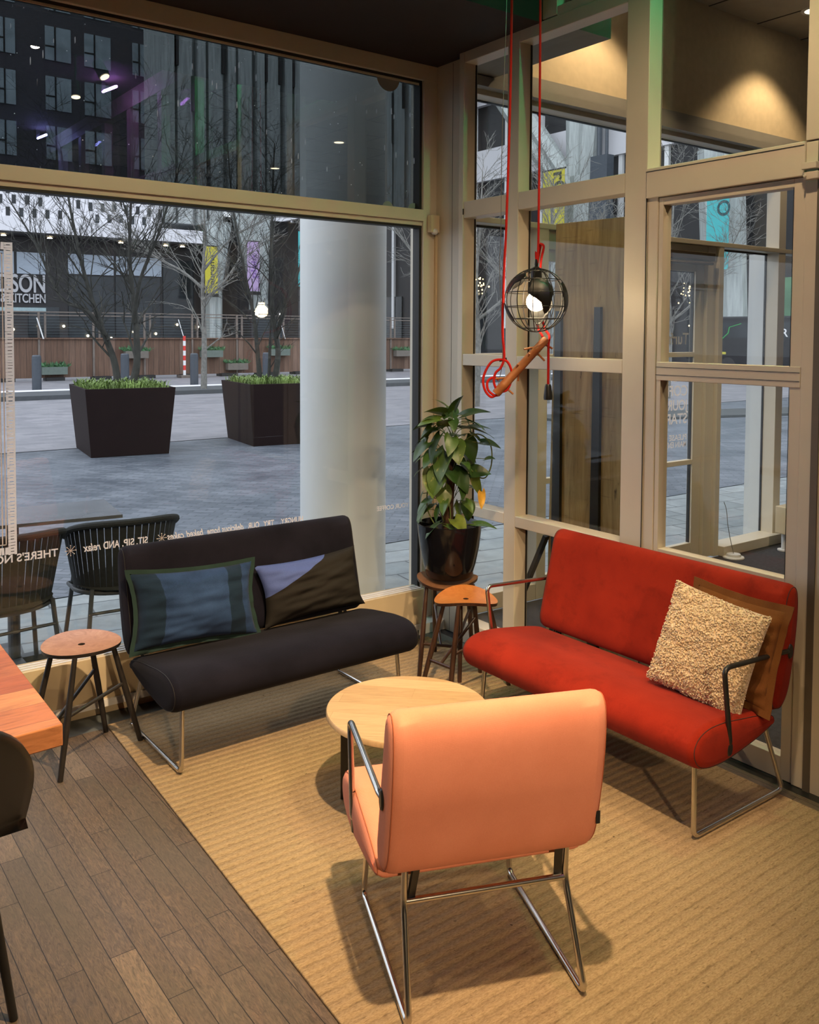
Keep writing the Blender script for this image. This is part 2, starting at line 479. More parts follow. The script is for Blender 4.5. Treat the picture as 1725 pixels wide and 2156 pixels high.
def mat_paving_far():
    m, nt, out = nodes('pale_street_paving')
    v = coords(nt)
    n = tex_noise(nt, v, 1.4, 6, .7)
    br = nt.nodes.new('ShaderNodeTexBrick'); L(nt, v, br.inputs['Vector']); br.inputs['Scale'].default_value = 1
    br.inputs['Brick Width'].default_value = .4; br.inputs['Row Height'].default_value = .22; br.inputs['Mortar Size'].default_value = .012
    br.inputs['Color1'].default_value = (.165, .165, .18, 1); br.inputs['Color2'].default_value = (.235, .23, .245, 1); br.inputs['Mortar'].default_value = (.19, .19, .21, 1)
    col = mixc(nt, 1.0, br.outputs['Color'], ramp(nt, n, [(.3, (.8, .8, .8)), (.7, (1.15, 1.12, 1.12))]), 'MULTIPLY')
    bsdf(nt, out, col, .5, 0)
    return m

def mat_boards():
    m, nt, out = nodes('brown_fence_boards')
    v = coords(nt)
    br = nt.nodes.new('ShaderNodeTexBrick')
    mp = coords(nt, (1, 1, 1), (radians(90), 0, radians(0)))
    # vertical boards: brick rows along X
    sep = nt.nodes.new('ShaderNodeSeparateXYZ'); L(nt, v, sep.inputs[0])
    fx = math_(nt, 'MULTIPLY', sep.outputs[0], 1 / .2)
    cell = math_(nt, 'FLOOR', fx)
    wn = nt.nodes.new('ShaderNodeTexWhiteNoise'); wn.noise_dimensions = '1D'; L(nt, cell, wn.inputs['W'])
    tone = ramp(nt, wn.outputs['Value'], [(0, (.115, .062, .040)), (.5, (.15, .085, .055)), (1, (.21, .13, .095))])
    n = tex_noise(nt, coords(nt, (12, 12, 1)), 2, 5)
    col = mixc(nt, 1.0, tone, ramp(nt, n, [(.3, (.7, .7, .7)), (.7, (1.1, 1.1, 1.1))]), 'MULTIPLY')
    fr = math_(nt, 'FRACT', fx)
    gap = math_(nt, 'LESS_THAN', fr, .05)
    col = mixc(nt, gap, col, (.03, .02, .015))
    bsdf(nt, out, col, .8)
    return m

def mat_slab_wood():
    m, nt, out = nodes('stained_board')
    v = coords(nt)
    n = tex_noise(nt, coords(nt, (10, 10, .9)), 2.2, 7, .7, .8)
    cross = tex_noise(nt, coords(nt, (1, 1.5, 22)), 3, 4, .6)
    col = ramp(nt, n, [(.28, (.10, .060, .026)), (.42, (.33, .235, .095)), (.62, (.46, .345, .155)), (.8, (.55, .42, .21))])
    col = mixc(nt, ramp(nt, cross, [(.62, (0, 0, 0)), (.75, (.6, .6, .6))]), col, (.10, .06, .03))
    dark = tex_noise(nt, coords(nt, (9, 9, 2.2)), 1.6, 5, .7)
    col = mixc(nt, ramp(nt, dark, [(.62, (0, 0, 0)), (.70, (.85, .85, .85))]), col, (.035, .02, .012))
    bsdf(nt, out, col, .6, 0, bump(nt, n, .2, .004))
    return m

def mat_oak_top():
    m, nt, out = nodes('light_oak_top')
    mp = coords(nt, (1, 1, 1), (0, 0, radians(8)))
    br = nt.nodes.new('ShaderNodeTexBrick'); L(nt, mp, br.inputs['Vector']); br.inputs['Scale'].default_value = 1; br.offset = .4
    br.inputs['Brick Width'].default_value = .62; br.inputs['Row Height'].default_value = .082; br.inputs['Mortar Size'].default_value = .0006
    br.inputs['Color1'].default_value = (.43, .275, .135, 1); br.inputs['Color2'].default_value = (.58, .41, .225, 1); br.inputs['Mortar'].default_value = (.36, .22, .10, 1)
    n = tex_noise(nt, coords(nt, (3, 34, 1), (0, 0, radians(8))), 3, 8, .7, .4)
    col = mixc(nt, 1.0, br.outputs['Color'], ramp(nt, n, [(.3, (.80, .78, .75)), (.6, (1.06, 1.05, 1.04))]), 'MULTIPLY')
    kn = tex_noise(nt, coords(nt, (1, 2.5, 1)), 9, 3)
    col = mixc(nt, ramp(nt, kn, [(.72, (0, 0, 0)), (.8, (.6, .6, .6))]), col, (.28, .15, .06))
    bsdf(nt, out, col, .38, 0, bump(nt, n, .08, .001))
    return m

def mat_burl(name, a, b, c):
    m, nt, out = nodes(name)
    n = tex_noise(nt, coords(nt), 16, 9, .75, 1.8)
    n2 = tex_noise(nt, coords(nt), 5, 3)
    col = ramp(nt, n, [(.3, a), (.5, b), (.68, c)])
    col = mixc(nt, .4, col, ramp(nt, n2, [(.3, a), (.7, b)]))
    bsdf(nt, out, col, .33, 0, bump(nt, n, .05, .001))
    return m

def mat_shearling():
    m, nt, out = nodes('shearling')
    v = coords(nt)
    vo = nt.nodes.new('ShaderNodeTexVoronoi'); vo.inputs['Scale'].default_value = 170; L(nt, v, vo.inputs['Vector'])
    n = tex_noise(nt, v, 90, 4, .7)
    f = math_(nt, 'ADD', math_(nt, 'MULTIPLY', vo.outputs['Distance'], .7), math_(nt, 'MULTIPLY', n, .5))
    col = ramp(nt, f, [(.2, (.84, .70, .50)), (.5, (.76, .60, .40)), (.8, (.52, .37, .22))])
    bsdf(nt, out, col, .95, 0, bump(nt, f, -.9, .006), spec=.1, **{'Sheen Weight': .5})
    return m

def mat_leaf():
    m, nt, out = nodes('pothos_leaf')
    oi = nt.nodes.new('ShaderNodeObjectInfo')
    v = coords(nt)
    n = tex_noise(nt, coords(nt, (16, 40, 16)), 1.6, 5, .7, .5)
    base = ramp(nt, oi.outputs['Random'], [(0, (.020, .052, .010)), (.5, (.040, .095, .016)), (1, (.095, .150, .022))])
    streak = ramp(nt, n, [(.60, (0, 0, 0)), (.68, (1, 1, 1))])
    amt = ramp(nt, oi.outputs['Random'], [(.30, (0, 0, 0)), (.65, (.9, .9, .9))])
    col = mixc(nt, math_(nt, 'MULTIPLY', streak, amt), base, (.32, .34, .09))
    b = bsdf(nt, out, col, .38, 0)
    return m

M['planks'] = mat_planks(); M['rug'] = mat_rug(); M['ground'] = mat_ground(); M['slabs'] = mat_slabs(); M['paving'] = mat_paving_far()
M['fence_wood'] = mat_boards(); M['board'] = mat_slab_wood(); M['oak'] = mat_oak_top()
M['burl'] = mat_burl('burl_seat', (.26, .11, .06), (.44, .22, .13), (.58, .34, .22))
M['orangewood'] = mat_burl('glossy_orange_wood', (.36, .11, .025), (.52, .19, .05), (.62, .27, .09))
M['shearling'] = mat_shearling(); M['leaf'] = mat_leaf()
M['yellowleaf'] = plain('yellow_leaf', (.62, .33, .03), .45, var=.3, scale=20)
M['rimleaf'] = plain('lime_leaf', (.13, .18, .025), .4, var=.4, scale=14)
def mat_table():
    m, nt, out = nodes('acacia_top')
    br = nt.nodes.new('ShaderNodeTexBrick'); L(nt, coords(nt), br.inputs['Vector']); br.inputs['Scale'].default_value = 1; br.offset = .3
    br.inputs['Brick Width'].default_value = 3.0; br.inputs['Row Height'].default_value = .11; br.inputs['Mortar Size'].default_value = .0008
    br.inputs['Color1'].default_value = (.34, .085, .028, 1); br.inputs['Color2'].default_value = (.56, .24, .10, 1); br.inputs['Mortar'].default_value = (.15, .04, .02, 1)
    n = tex_noise(nt, coords(nt, (2.5, 16, 16)), 2.6, 8, .7, 1.2)
    col = mixc(nt, 1.0, br.outputs['Color'], ramp(nt, n, [(.3, (.62, .55, .5)), (.5, (1, 1, 1)), (.7, (1.25, 1.25, 1.3))]), 'MULTIPLY')
    bsdf(nt, out, col, .3, 0, bump(nt, n, .08, .002))
    return m
M['tabletop'] = mat_table()

# ================================================================== THE ROOM
def struct(mb, name, mat, **kw):
    return mb.build(name, mat, kind='structure', **kw)

XL, YF = -6.2, -7.6        # extents of the cafe interior (walls out of the picture)
# floor: planks, a screed strip along the window
mb = MB(); mb.box(XL, -.045, YF, -.245, -.06, 0); struct(mb, 'floor', M['planks'], smooth=False)
mb = MB(); mb.box(XL, .0, -.245, -.01, -.06, -.001); mb.box(-.16, .0, -.8, -.245, -.06, -.0008)
struct(mb, 'floor_screed', M['concrete_in'], smooth=False)
mb = MB(); mb.box(-.10, .0, YF, -.90, -.058, -.0005); struct(mb, 'trim_1', M['black'], smooth=False)       # black threshold strip at the door wall
mb = MB(); mb.box(.0, 6.5, -8.6, .0, -.06, -.002); struct(mb, 'floor_vestibule', M['mat'], smooth=False)
# dark ceiling with the raised part behind it
mb = MB()
mb.box(XL, .1, -.84, .12, 3.11, 3.20); mb.box(XL, .1, -.86, -.84, 3.11, 4.02)
struct(mb, 'ceiling', M['ceil'], smooth=False)
mb = MB(); mb.box(XL, .1, YF, -.86, 3.97, 4.05); struct(mb, 'ceiling_raised', M['ceil'], smooth=False)
mb = MB(); mb.box(XL - .1, XL, YF, .12, 0, 4.0); struct(mb, 'wall_left', M['wall'], smooth=False)
mb = MB(); mb.box(XL, .1, YF - .1, YF, 0, 4.0); struct(mb, 'wall_front', M['wall'], smooth=False)

# ---- window_1: the big shop window (lower pane and tinted upper pane)
w1 = empty('window_1', (0, 0, 0), kind='structure')
mb = MB()
x0 = XL
mb.box(x0, .1, -.002, .12, 3.025, 3.11)                    # head
mb.box(x0, -.0345, -.001, .11, 2.262, 2.325)                 # transom
mb.box(x0, -.03, .012, .10, 2.238, 2.262)               # its lower lip
mb.box(-.035, .10, .0, .118, 0.0, 3.03)                  # post at the corner
mb.box(x0, -.03, .03, .11, .02, .13)                    # bottom rail
mb.box(x0, -.03, .025, .03, 3.0, 3.03)
mb.build('window_frame', M['frame'], w1, smooth=False, bevel=.003)
mb = MB()
mb.box(-.050, -.034, .018, .075, 2.325, 3.025); mb.box(x0, -.034, .018, .075, 3.012, 3.026)
mb.box(-.050, -.034, .018, .075, .12, 2.245); mb.box(x0, -.034, .016, .075, 2.226, 2.240)
mb.build('gasket', M['gasket'], w1, smooth=False)
mb = MB(); mb.box(x0, -.036, .058, .064, 2.32, 3.02); mb.build('upper_pane', M['glass_up'], w1, smooth=False, label='tinted upper pane with rain streaks')
mb = MB(); mb.box(x0, -.036, .048, .054, .12, 2.235); mb.build('lower_pane', M['glass_main'], w1, smooth=False)
mb = MB()                                                # half-round stickers in the corner of the upper pane
def blob(mb, cx, cz, r, y, a0=0, a1=360, n=24):
    pts = [(cx + r * cos(radians(a0 + (a1 - a0) * i / n)), cz + r * sin(radians(a0 + (a1 - a0) * i / n))) for i in range(n + 1)]
    vs = [(cx, y, cz)] + [(x, y, z) for x, z in pts]
    mb.add(vs, [(0, i + 1, i + 2) for i in range(n)])
blob(mb, -.235, 3.02, .075, .0565, 180, 360); blob(mb, -.235, 2.325, .035, .0565, 0, 180); blob(mb, -.06, 2.325, .04, .0565, 60, 180)
mb.build('round_sticker', plain('frosted_film', (.30, .33, .33), .7, var=.03), w1, smooth=False, fix=False)

# lettering on the lower pane, written to be read from the street
YG = .0465
def outside_text(body, xc, z, size, mat, parent, name='lettering', y=YG, sx=1.0, width=None, align='CENTER', **kw):
    Mx = Matrix.Translation((xc, y, z)) @ Matrix.Rotation(pi, 4, 'Z') @ Matrix.Rotation(radians(90), 4, 'X')
    o = text_obj(body, name, mat, Mx, size, 0, parent, sx=sx, align=align, **kw)
    if width:
        xs = [v.co.x for v in o.data.vertices]; c = xc; k = width / (max(xs) - min(xs))
        for v in o.data.vertices: v.co.x = c + (v.co.x - c) * k
    return o
ST = M['sticker']
outside_text("THERE'S NOTHING", -1.978, .680, .047, ST, w1, width=.40, align='LEFT')
for body, xc, wd, sz, sh in (("relax", -1.830, .078, .048, .3), ("AND", -1.748, .072, .046, 0), ("SIP.", -1.672, .055, .044, 0), ("SIT.", -1.608, .052, .044, 0), ("cakes", -1.445, .082, .047, .3), ("baked", -1.350, .088, .047, .3),
                             ("home", -1.255, .068, .047, .3), ("delicious", -1.155, .115, .047, .3), ("OUR", -1.045, .062, .042, 0), ("TRY", -.962, .060, .041, 0), ("HUNGRY.", -.832, .132, .040, 0), ("YOUR COFFEE", -.20, .215, .034, 0)):
    outside_text(body, xc, .682, sz, ST, w1, width=wd, shear=sh)
for cx in (-1.925, -1.515):
    mb = MB()
    for k in range(8):
        a = pi * k / 8 * 2
        d = Vector((cos(a), 0, sin(a))); c = Vector((cx, YG, .695))
        mb.bar(c, c + d * .021, .0016, .0006, (0, 1, 0))
        mb.sphere(c + d * .022, .0025, 6, 4)
    mb.build('snowflake_sticker', M['sticker'], w1, smooth=False)
# hand drawn frame sticker at the left
mb = MB()
r2 = random.Random(3)
def hatch(p0, p1, w, horizontal):
    """strip of beige film with dark slits: built as film cells between slits"""
    t = 0; Ltot = (Vector(p1) - Vector(p0)).length
    while t < Ltot:
        s = r2.uniform(.007, .014); g = r2.uniform(.0015, .004)
        a = t; b = min(t + s, Ltot); sk = r2.uniform(-.002, .002)
        q = r2.uniform(.15, .35)
        if horizontal:
            x = p0[0] - a; xb = p0[0] - b
            mb.add([(x, YG, p0[2]), (xb, YG, p0[2]), (xb + sk, YG, p0[2] + w), (x + sk, YG, p0[2] + w)], [(0, 1, 2, 3)])
        else:
            z = p0[2] - a; zb = p0[2] - b
            mb.add([(p0[0], YG, z), (p0[0], YG, zb), (p0[0] - w, YG, zb + sk), (p0[0] - w, YG, z + sk)], [(0, 1, 2, 3)])
            # solid margins keep the strip in one piece
            mb.add([(p0[0], YG, zb), (p0[0], YG, zb - g), (p0[0] - w * q, YG, zb - g), (p0[0] - w * q, YG, zb)], [(0, 1, 2, 3)])
            mb.add([(p0[0] - w, YG, zb + sk), (p0[0] - w, YG, zb - g), (p0[0] - w * .72, YG, zb - g), (p0[0] - w * .72, YG, zb)], [(0, 1, 2, 3)])
        t = b + g
hatch((-2.144, 0, 2.015), (-2.144, 0, .715), .034, False)
hatch((-2.178, 0, .715), (-2.75, 0, .715), .030, True)
hatch((-2.178, 0, 1.985), (-2.75, 0, 1.985), .030, True)
for xx in (-2.186, -2.200): mb.box(xx - .0022, xx + .0022, YG - .0003, YG, .757, 1.97)
mb.box(-2.75, -2.184, YG - .0003, YG, .755, .759); mb.box(-2.75, -2.184, YG - .0003, YG, 1.966, 1.970)
mb.build('frame_sticker', M['sticker'], w1, smooth=False, fix=False, label='hand drawn picture frame sticker')

# kerb under the window
mb = MB(); mb.box(-.125, .11, -.095, .0, 0, .055); struct(mb, 'baseboard_back', M['sill'], smooth=False)

# ---- convector radiator in front of the window
t = empty('convector_radiator', (-1.6, -.07, 0), label='long low cream convector radiator along the foot of the shop window', cat='radiator')
RX0, RX1 = -2.95, 1.478
mb = MB(); mb.box(-3.2, 1.492, -.055, .055, .074, .262); mb.build('casing', M['rad'], t, smooth=False, bevel=.003)
mb = MB()
for i in range(3): mb.box(-3.19, 1.482, -.040 + .026 * i, -.026 + .026 * i, .2625, .266)
mb.build('grille', M['sill'], t, smooth=False)
mb = MB(); mb.box(-3.2, 1.49, -.068, .050, .046, .076); mb.build('bottom_rail', M['white'], t, smooth=False)
mb = MB(); mb.box(-3.2, 1.47, -.022, .045, 0, .048); mb.build('plinth', M['rad'], t, smooth=False)

# ---- door wall (x = 0)
wr = empty('wall_right', (0, 0, 0), kind='structure')
mb = MB()
D = .09
def fr(y0, y1, z0, z1, xa=0.0, xb=D): mb.box(xa, xb, y0, y1, z0, z1)
fr(-.262, .0, 0, 3.11, .055, .12)                 # corner pilaster
fr(-.300, -.262, 0, 3.11, -.004)
fr(-.712, -.630, 0, 3.12)                          # mullion
fr(-1.490, -1.372, 0, 3.79)                         # post left of the door
fr(-2.255, -2.185, 2.338, 3.79); fr(-2.245, -2.188, 0, 2.333)
for (a, b, m_, l) in ((-.630, -.300, 1.480, .693), (-1.372, -.712, 1.478, .690)):
    fr(a, b, m_, m_ + .060); fr(a, b, l, l + .055); fr(a, b, 0, .115)
    fr(a, b, 2.252, 2.337); fr(a, b, 3.055, 3.115)
fr(-2.1875, -1.4905, 2.215, 2.337, -.008)            # door head
fr(-1.545, -1.490, 0, 2.22, .004)                  # door jamb
mb.build('frame', M['frame'], wr, smooth=False, bevel=.003)
mb = MB()
mb.box(.054, .056, -.1400, -.1385, 0, 3.10); mb.box(-.0095, -.008, -2.185, -1.49, 2.322, 2.3245)
mb.box(-.0035, .0, -1.4912, -1.4888, 0, 2.22); mb.box(-.006, .0, -.3013, -.2995, 2.27, 2.30)
mb.build('seam_line', M['gasket'], wr, smooth=False)

def pane(name, y0, y1, z0, z1, x=.080, mat='glass', parent=None):
    m_ = MB(); m_.box(x, x + .006, y0, y1, z0, z1); return m_.build(name, M[mat], parent, smooth=False)
w2 = empty('window_2', (0, 0, 0), kind='structure')
for (a, b) in ((-.630, -.300), (-1.372, -.712)):
    for (c, d) in ((.115, .70), (.74, 1.485), (1.535, 2.26), (2.33, 3.06)):
        pane('pane', a, b, c, d, parent=w2)
        g = MB(); g.box(.074, .080, b - .006, b, c, d); g.build('gasket', M['gasket'], w2, smooth=False)
w3 = empty('window_3', (0, 0, 0), kind='structure')       # over the door and the upper row
pane('pane', -2.185, -1.490, 2.335, 3.97, parent=w3)
# upper row beyond the dark ceiling, frames run on towards the camera
mb = MB()
mb.box(-.003, D, YF, -.86, 3.80, 3.97); mb.box(.004, D, -1.372, -.955, 3.115, 3.16)
mb.box(0, D, YF, -2.255, 3.03, 3.11); mb.box(.002, D, -.955, -.862, 3.121, 3.80)
for yy in (-3.10, -3.84, -4.64, -5.4, -6.2, -7.0): mb.box(.003, D - .003, yy - .05, yy + .05, 2.338, 3.80)
mb.build('upper_frame', M['frame'], w3, smooth=False, bevel=.003)
pane('pane', -1.372, -.955, 3.16, 3.82, parent=w3)
pane('pane', YF, -2.255, 3.11, 3.82, parent=w3, mat='glass')
pane('pane', YF, -2.255, 2.33, 3.04, parent=w3, mat='glass')
# solid panel right of the door
mb = MB(); mb.box(.0, D, YF, -2.262, 0, 2.335); struct(mb, 'wall_panel', M['frame'], smooth=False)
mb = MB(); mb.box(-.006, .02, -2.262, -2.236, 0, 2.335); struct(mb, 'trim_2', plain('grey_edge_strip', (.12, .10, .075), .5, var=.1), smooth=False)

# ---- door_1: inner door leaf
d1 = empty('door_1', (0, 0, 0), kind='structure')
mb = MB()
ya, yb = -2.186, -1.547
mb.box(.008, .062, yb - .022, yb, .0, 2.212); mb.box(.008, .062, ya, ya + .045, .0, 2.212)
mb.box(.0082, .0615, ya + .045, yb - .022, .0, .085); mb.box(.0082, .0615, ya + .045, yb - .022, 2.181, 2.2118)
mb.box(.004, .060, ya + .002, yb - .002, 1.458, 1.534); mb.box(.0095, .0605, ya + .045, yb - .022, .705, .752)
mb.build('leaf_frame', M['frame'], d1, smooth=False, bevel=.002)
mb = MB(); mb.box(.002, .0045, ya + .005, yb, 1.480, 1.4815); mb.box(.002, .0045, ya + .005, yb, 1.512, 1.5135)
mb.box(.0065, .0085, ya + .045, ya + .0462, .752, 2.18); mb.build('seam_line', M['gasket'], d1, smooth=False)
for (c, d) in ((.085, .71), (.75, 1.46), (1.532, 2.183)): pane('pane', ya + .04, yb - .02, c, d, .035, parent=d1)
mb = MB(); mb.box(-.035, -.004, -2.245, -2.190, 2.232, 2.256); mb.box(-.030, -.004, -2.250, -2.196, 2.196, 2.222)
mb.cyl((-.03, -2.203, 2.209), (-.036, -2.203, 2.209), .006); mb.build('door_contact', M['frame'], d1, smooth=False, bevel=.002, label='small cream contact switch above the door')

# ---- vestibule: street facade (y = 0), cream wall, soffit, ceiling
w4 = empty('window_4', (0, 0, 0), kind='structure')
mb = MB(); F2 = .115
def fv(a, b, z0, z1, y0=0.0, y1=F2): mb.box(a, b, y0, y1, z0, z1)
fv(.86, .94, 0, 2.29); fv(2.70, 2.755, 0, 2.29); fv(3.475, 3.57, 0, 3.02); fv(4.2, 4.28, 0, 3.02)
fv(.132, 6.5, 2.288, 2.322, -.003, F2 - .003); fv(.10, 6.5, 3.015, 3.168, .002, F2 + .003); fv(.10, .13, 0, 3.02)
fv(.131, .859, 0.0, .10, .002); fv(2.755, 6.5, .0, .075, -.05, F2)
fv(.131, .859, 1.48, 1.53, .002)
mb.build('window_frame', M['frame'], w4, smooth=False, bevel=.003)
for (a, b, z0, z1) in ((.13, .86, .10, 1.48), (.13, .86, 1.53, 2.29), (2.755, 3.475, .07, 2.29), (3.57, 6.5, .07, 2.29), (.13, 3.475, 2.32, 3.02), (3.57, 6.5, 2.32, 3.02)):
    g = MB(); g.box(a, b, F2 - .006, F2, z0, z1); g.build('pane', M['glass'], w4, smooth=False)
g = MB(); g.box(3.47, 3.476, .104, .12, .07, 2.29); g.box(.13, 3.475, .10, .12, 3.008, 3.016); g.box(.13, .86, .10, .12, 2.275, 2.288); g.box(2.755, 3.475, .10, .12, 2.275, 2.288)
g.build('gasket', M['gasket'], w4, smooth=False)
g = MB(); g.box(3.476, 3.60, .115, .26, 0, 2.29); g.box(.80, .86, .115, .22, 0, 2.29); g.build('outer_reveal', M['frame_daylit'], w4, smooth=False)

d2 = empty('door_2', (0, 0, 0), kind='structure')          # street door, glazed, in three fields
mb = MB(); dy0, dy1 = .06, .105
mb.box(.94, .956, dy0, dy1, 0, 2.17); mb.box(2.50, 2.60, dy0, dy1, 0, 2.17); mb.box(1.72, 1.83, dy0, dy1, 0, 2.17)
for z0, z1 in ((.0, .12), (.70, .735), (1.485, 1.52), (2.10, 2.17)): mb.box(.957, 2.499, dy0 + .002, dy1 - .002, z0, z1)
mb.box(2.601, 2.699, .03, F2 - .002, 0, 2.287); mb.box(.941, 2.60, .032, F2 - .004, 2.171, 2.286)
mb.build('leaf_frame', M['frame'], d2, smooth=False, bevel=.002)
for (a, b) in ((.956, 1.72), (1.83, 2.50)):
    for z0, z1 in ((.12, .70), (.735, 1.485), (1.52, 2.10)):
        g = MB(); g.box(a, b, .080, .086, z0, z1); g.build('pane', M['glass'], d2, smooth=False)
g = MB(); g.box(2.496, 2.502, .074, .10, .12, 2.10); g.box(1.83, 2.5, .074, .10, 2.094, 2.102); g.build('gasket', M['gasket'], d2, smooth=False)
g = MB(); g.box(2.05, 2.62, -.02, .03, 2.18, 2.235); g.cyl((2.1, -.01, 2.15), (2.6, -.01, 2.16), .012); g.build('door_closer', plain('brown_closer', (.12, .09, .06), .4, .4), d2, smooth=False, bevel=.004)
Yd = .0785
def dtext(s, z, size, width, mat='sticker', x=2.455): outside_text(s, x, z, size, M[mat], d2, y=Yd, width=width, align='LEFT', name='door_lettering')
dtext("Turfmarkt", 1.579, .115, .48, 'lettering')
dtext("TODAY", 1.311, .105, .30); dtext("COFFEE", 1.207, .105, .36); dtext("JOURNEY", 1.103, .105, .42); dtext("STARTS", 1.005, .105, .36)
dtext("PLEASE USE", .885, .058, .33); dtext("MAIN ENTRANCE", .834, .058, .42)

mb = MB(); mb.box(.10, 6.5, -.01, .12, 3.17, 4.0); struct(mb, 'wall_vestibule', M['cream'], smooth=False)
mb = MB(); mb.box(.10, 6.5, -.035, .0, 3.10, 3.17); mb.box(.10, 6.5, -.06, .0, 3.045, 3.10); struct(mb, 'trim_3', plain('grey_beam', (.30, .28, .25), .6, var=.06), smooth=False)
mb = MB(); mb.box(.09, 6.5, -8.6, .12, 3.97, 4.05); struct(mb, 'ceiling_vestibule', M['tile'], smooth=False)
mb = MB(); mb.box(.09, .44, -.90, .0, 3.11, 3.97); struct(mb, 'soffit', plain('grey_soffit', (.26, .25, .23), .8, var=.05), smooth=False)
mb = MB()
for k in range(8): mb.box(.09 + .6 * k, .098 + .6 * k, -8.6, 0, 3.966, 3.97)
for k in range(13): mb.box(.09, 6.5, -.6 * k - .61, -.6 * k - .602, 3.966, 3.97)
struct(mb, 'trim_4', M['gasket'], smooth=False)
mb = MB(); mb.box(6.5, 6.6, -8.6, .12, 0, 4.0); mb.box(.09, 6.5, -8.7, -8.6, 0, 4.0); struct(mb, 'wall_vestibule_end', M['wall'], smooth=False)

# wall radiator on a foot in the vestibule
t = empty('panel_radiator', (3.55, -.20, 0), label='white panel radiator on a pedestal behind the glass door', cat='radiator')
mb = MB(); mb.box(-.30, .45, -.045, .045, .135, .345); mb.build('panel', M['rad'], t, smooth=False, bevel=.006)
mb = MB(); mb.cyl((-.24, 0, .008), (-.24, 0, .14), .022); mb.cyl((-.24, 0, 0), (-.24, 0, .01), .05); mb.build('pedestal', M['sill'], t)
mb = MB(); mb.cyl((.35, 0, 0), (.35, 0, .14), .022); mb.build('pedestal', M['sill'], t)
# cable box on the vestibule floor
t = empty('cable_cap', (2.80, -.10, 0), label='small white cable cap on the sill behind the glass door', cat='cable')
mb = MB(); mb.lathe([(0, .030), (.05, .028), (.055, .012), (.075, .008), (.078, 0), (0, 0)], n=16); mb.build('cap', M['sill'], t)
mb = MB(); mb.tube(spline([(0, 0, .03), (.004, .03, .12), (-.006, .05, .24), (.004, .07, .34), (0, .09, .4)], 6), .0025, 6); mb.build('cable', M['wire'], t)

# big stained board leaning behind the glass
t = empty('leaning_board', (0, 0, 0), label='tall stained wooden board standing behind the glass left of the door', cat='board')
Mb = Matrix.Translation((.30, -.90, 0)) @ Matrix.Rotation(radians(1.0), 4, 'X')
mb = MB(); mb.box(0, .045, -.215, .262, .02, 2.205, Mb); mb.build('board', M['board'], t, smooth=False, bevel=.004)
mb = MB()
for ya_, w_, z1_ in ((-.045, .055, 1.78), (.215, .055, 1.76)):
    mb.add([(-.018, ya_ - w_ * .35, z1_), (-.018, ya_ + w_ * .35, z1_), (-.018, ya_ + w_ * .1 , .0), (-.018, ya_ - w_ * 1.1, .0),
            (0, ya_ - w_ * .35, z1_), (0, ya_ + w_ * .35, z1_), (0, ya_ + w_ * .1, .0), (0, ya_ - w_ * 1.1, .0)],
           [(0, 1, 2, 3), (7, 6, 5, 4), (0, 4, 5, 1), (1, 5, 6, 2), (2, 6, 7, 3), (3, 7, 4, 0)], Mb)
mb.build('iron_strap', M['black'], t, smooth=False)
mb = MB(); mb.bar((.28, -.655, .60), (.24, -.40, .02), .035, .02); mb.build('support_bar', M['black'], t, smooth=False)

# motion sensor with conduit
t = empty('motion_sensor', (.018, -.012, 2.20), label='white motion sensor high in the corner beside the shop window', cat='sensor')
mb = MB(); mb.prism([(-.035, 0), (.035, 0), (.028, -.03), (-.028, -.03)], .0, .095); mb.build('housing', M['rad'], t, smooth=False, bevel=.004)
mb = MB(); mb.sphere((0, -.02, .006), .021, 14, 10, (1, .9, .9)); mb.build('lens', M['sill'], t)
mb = MB(); mb.box(.022, .036, -.002, .012, -2.145, .0); mb.build('conduit', M['rad'], t, smooth=False)

# ================================================================== FURNITURE
# rug
t = MB()
rug = [(-1.866, -.232), (-.11, -.155), (-.11, -6.9), (-2.14, -6.9)]
t.prism(rug, .0, .009)
rg = t.build('rug', M['rug'], smooth=False, bevel=.003, label='large ribbed jute coloured rug under the lounge seats', cat='rug')

SEAT = [(.135, .305), (.125, .328), (.150, .352), (.24, .372), (.34, .386), (.43, .397), (.51, .396), (.565, .376), (.590, .340), (.584, .300), (.555, .268), (.50, .252), (.42, .250), (.32, .262), (.22, .280)]
BACK = [(.112, .345), (.075, .350), (.035, .40), (.008, .50), (-.010, .60), (-.018, .69), (-.012, .745), (.010, .772), (.042, .768), (.066, .735), (.085, .66), (.110, .56), (.135, .46), (.148, .40), (.140, .360)]

def inset(loop, d):
    """move a closed (y,z) loop inwards by d"""
    n = len(loop); out = []
    area = sum(loop[i][0] * loop[(i + 1) % n][1] - loop[(i + 1) % n][0] * loop[i][1] for i in range(n))
    sg = 1 if area > 0 else -1
    for i in range(n):
        a = Vector(loop[i - 1]); b = Vector(loop[(i + 1) % n]); tg = (b - a).normalized()
        nn = Vector((-tg.y, tg.x)) * sg
        out.append(tuple(Vector(loop[i]) + nn * d))
    return out

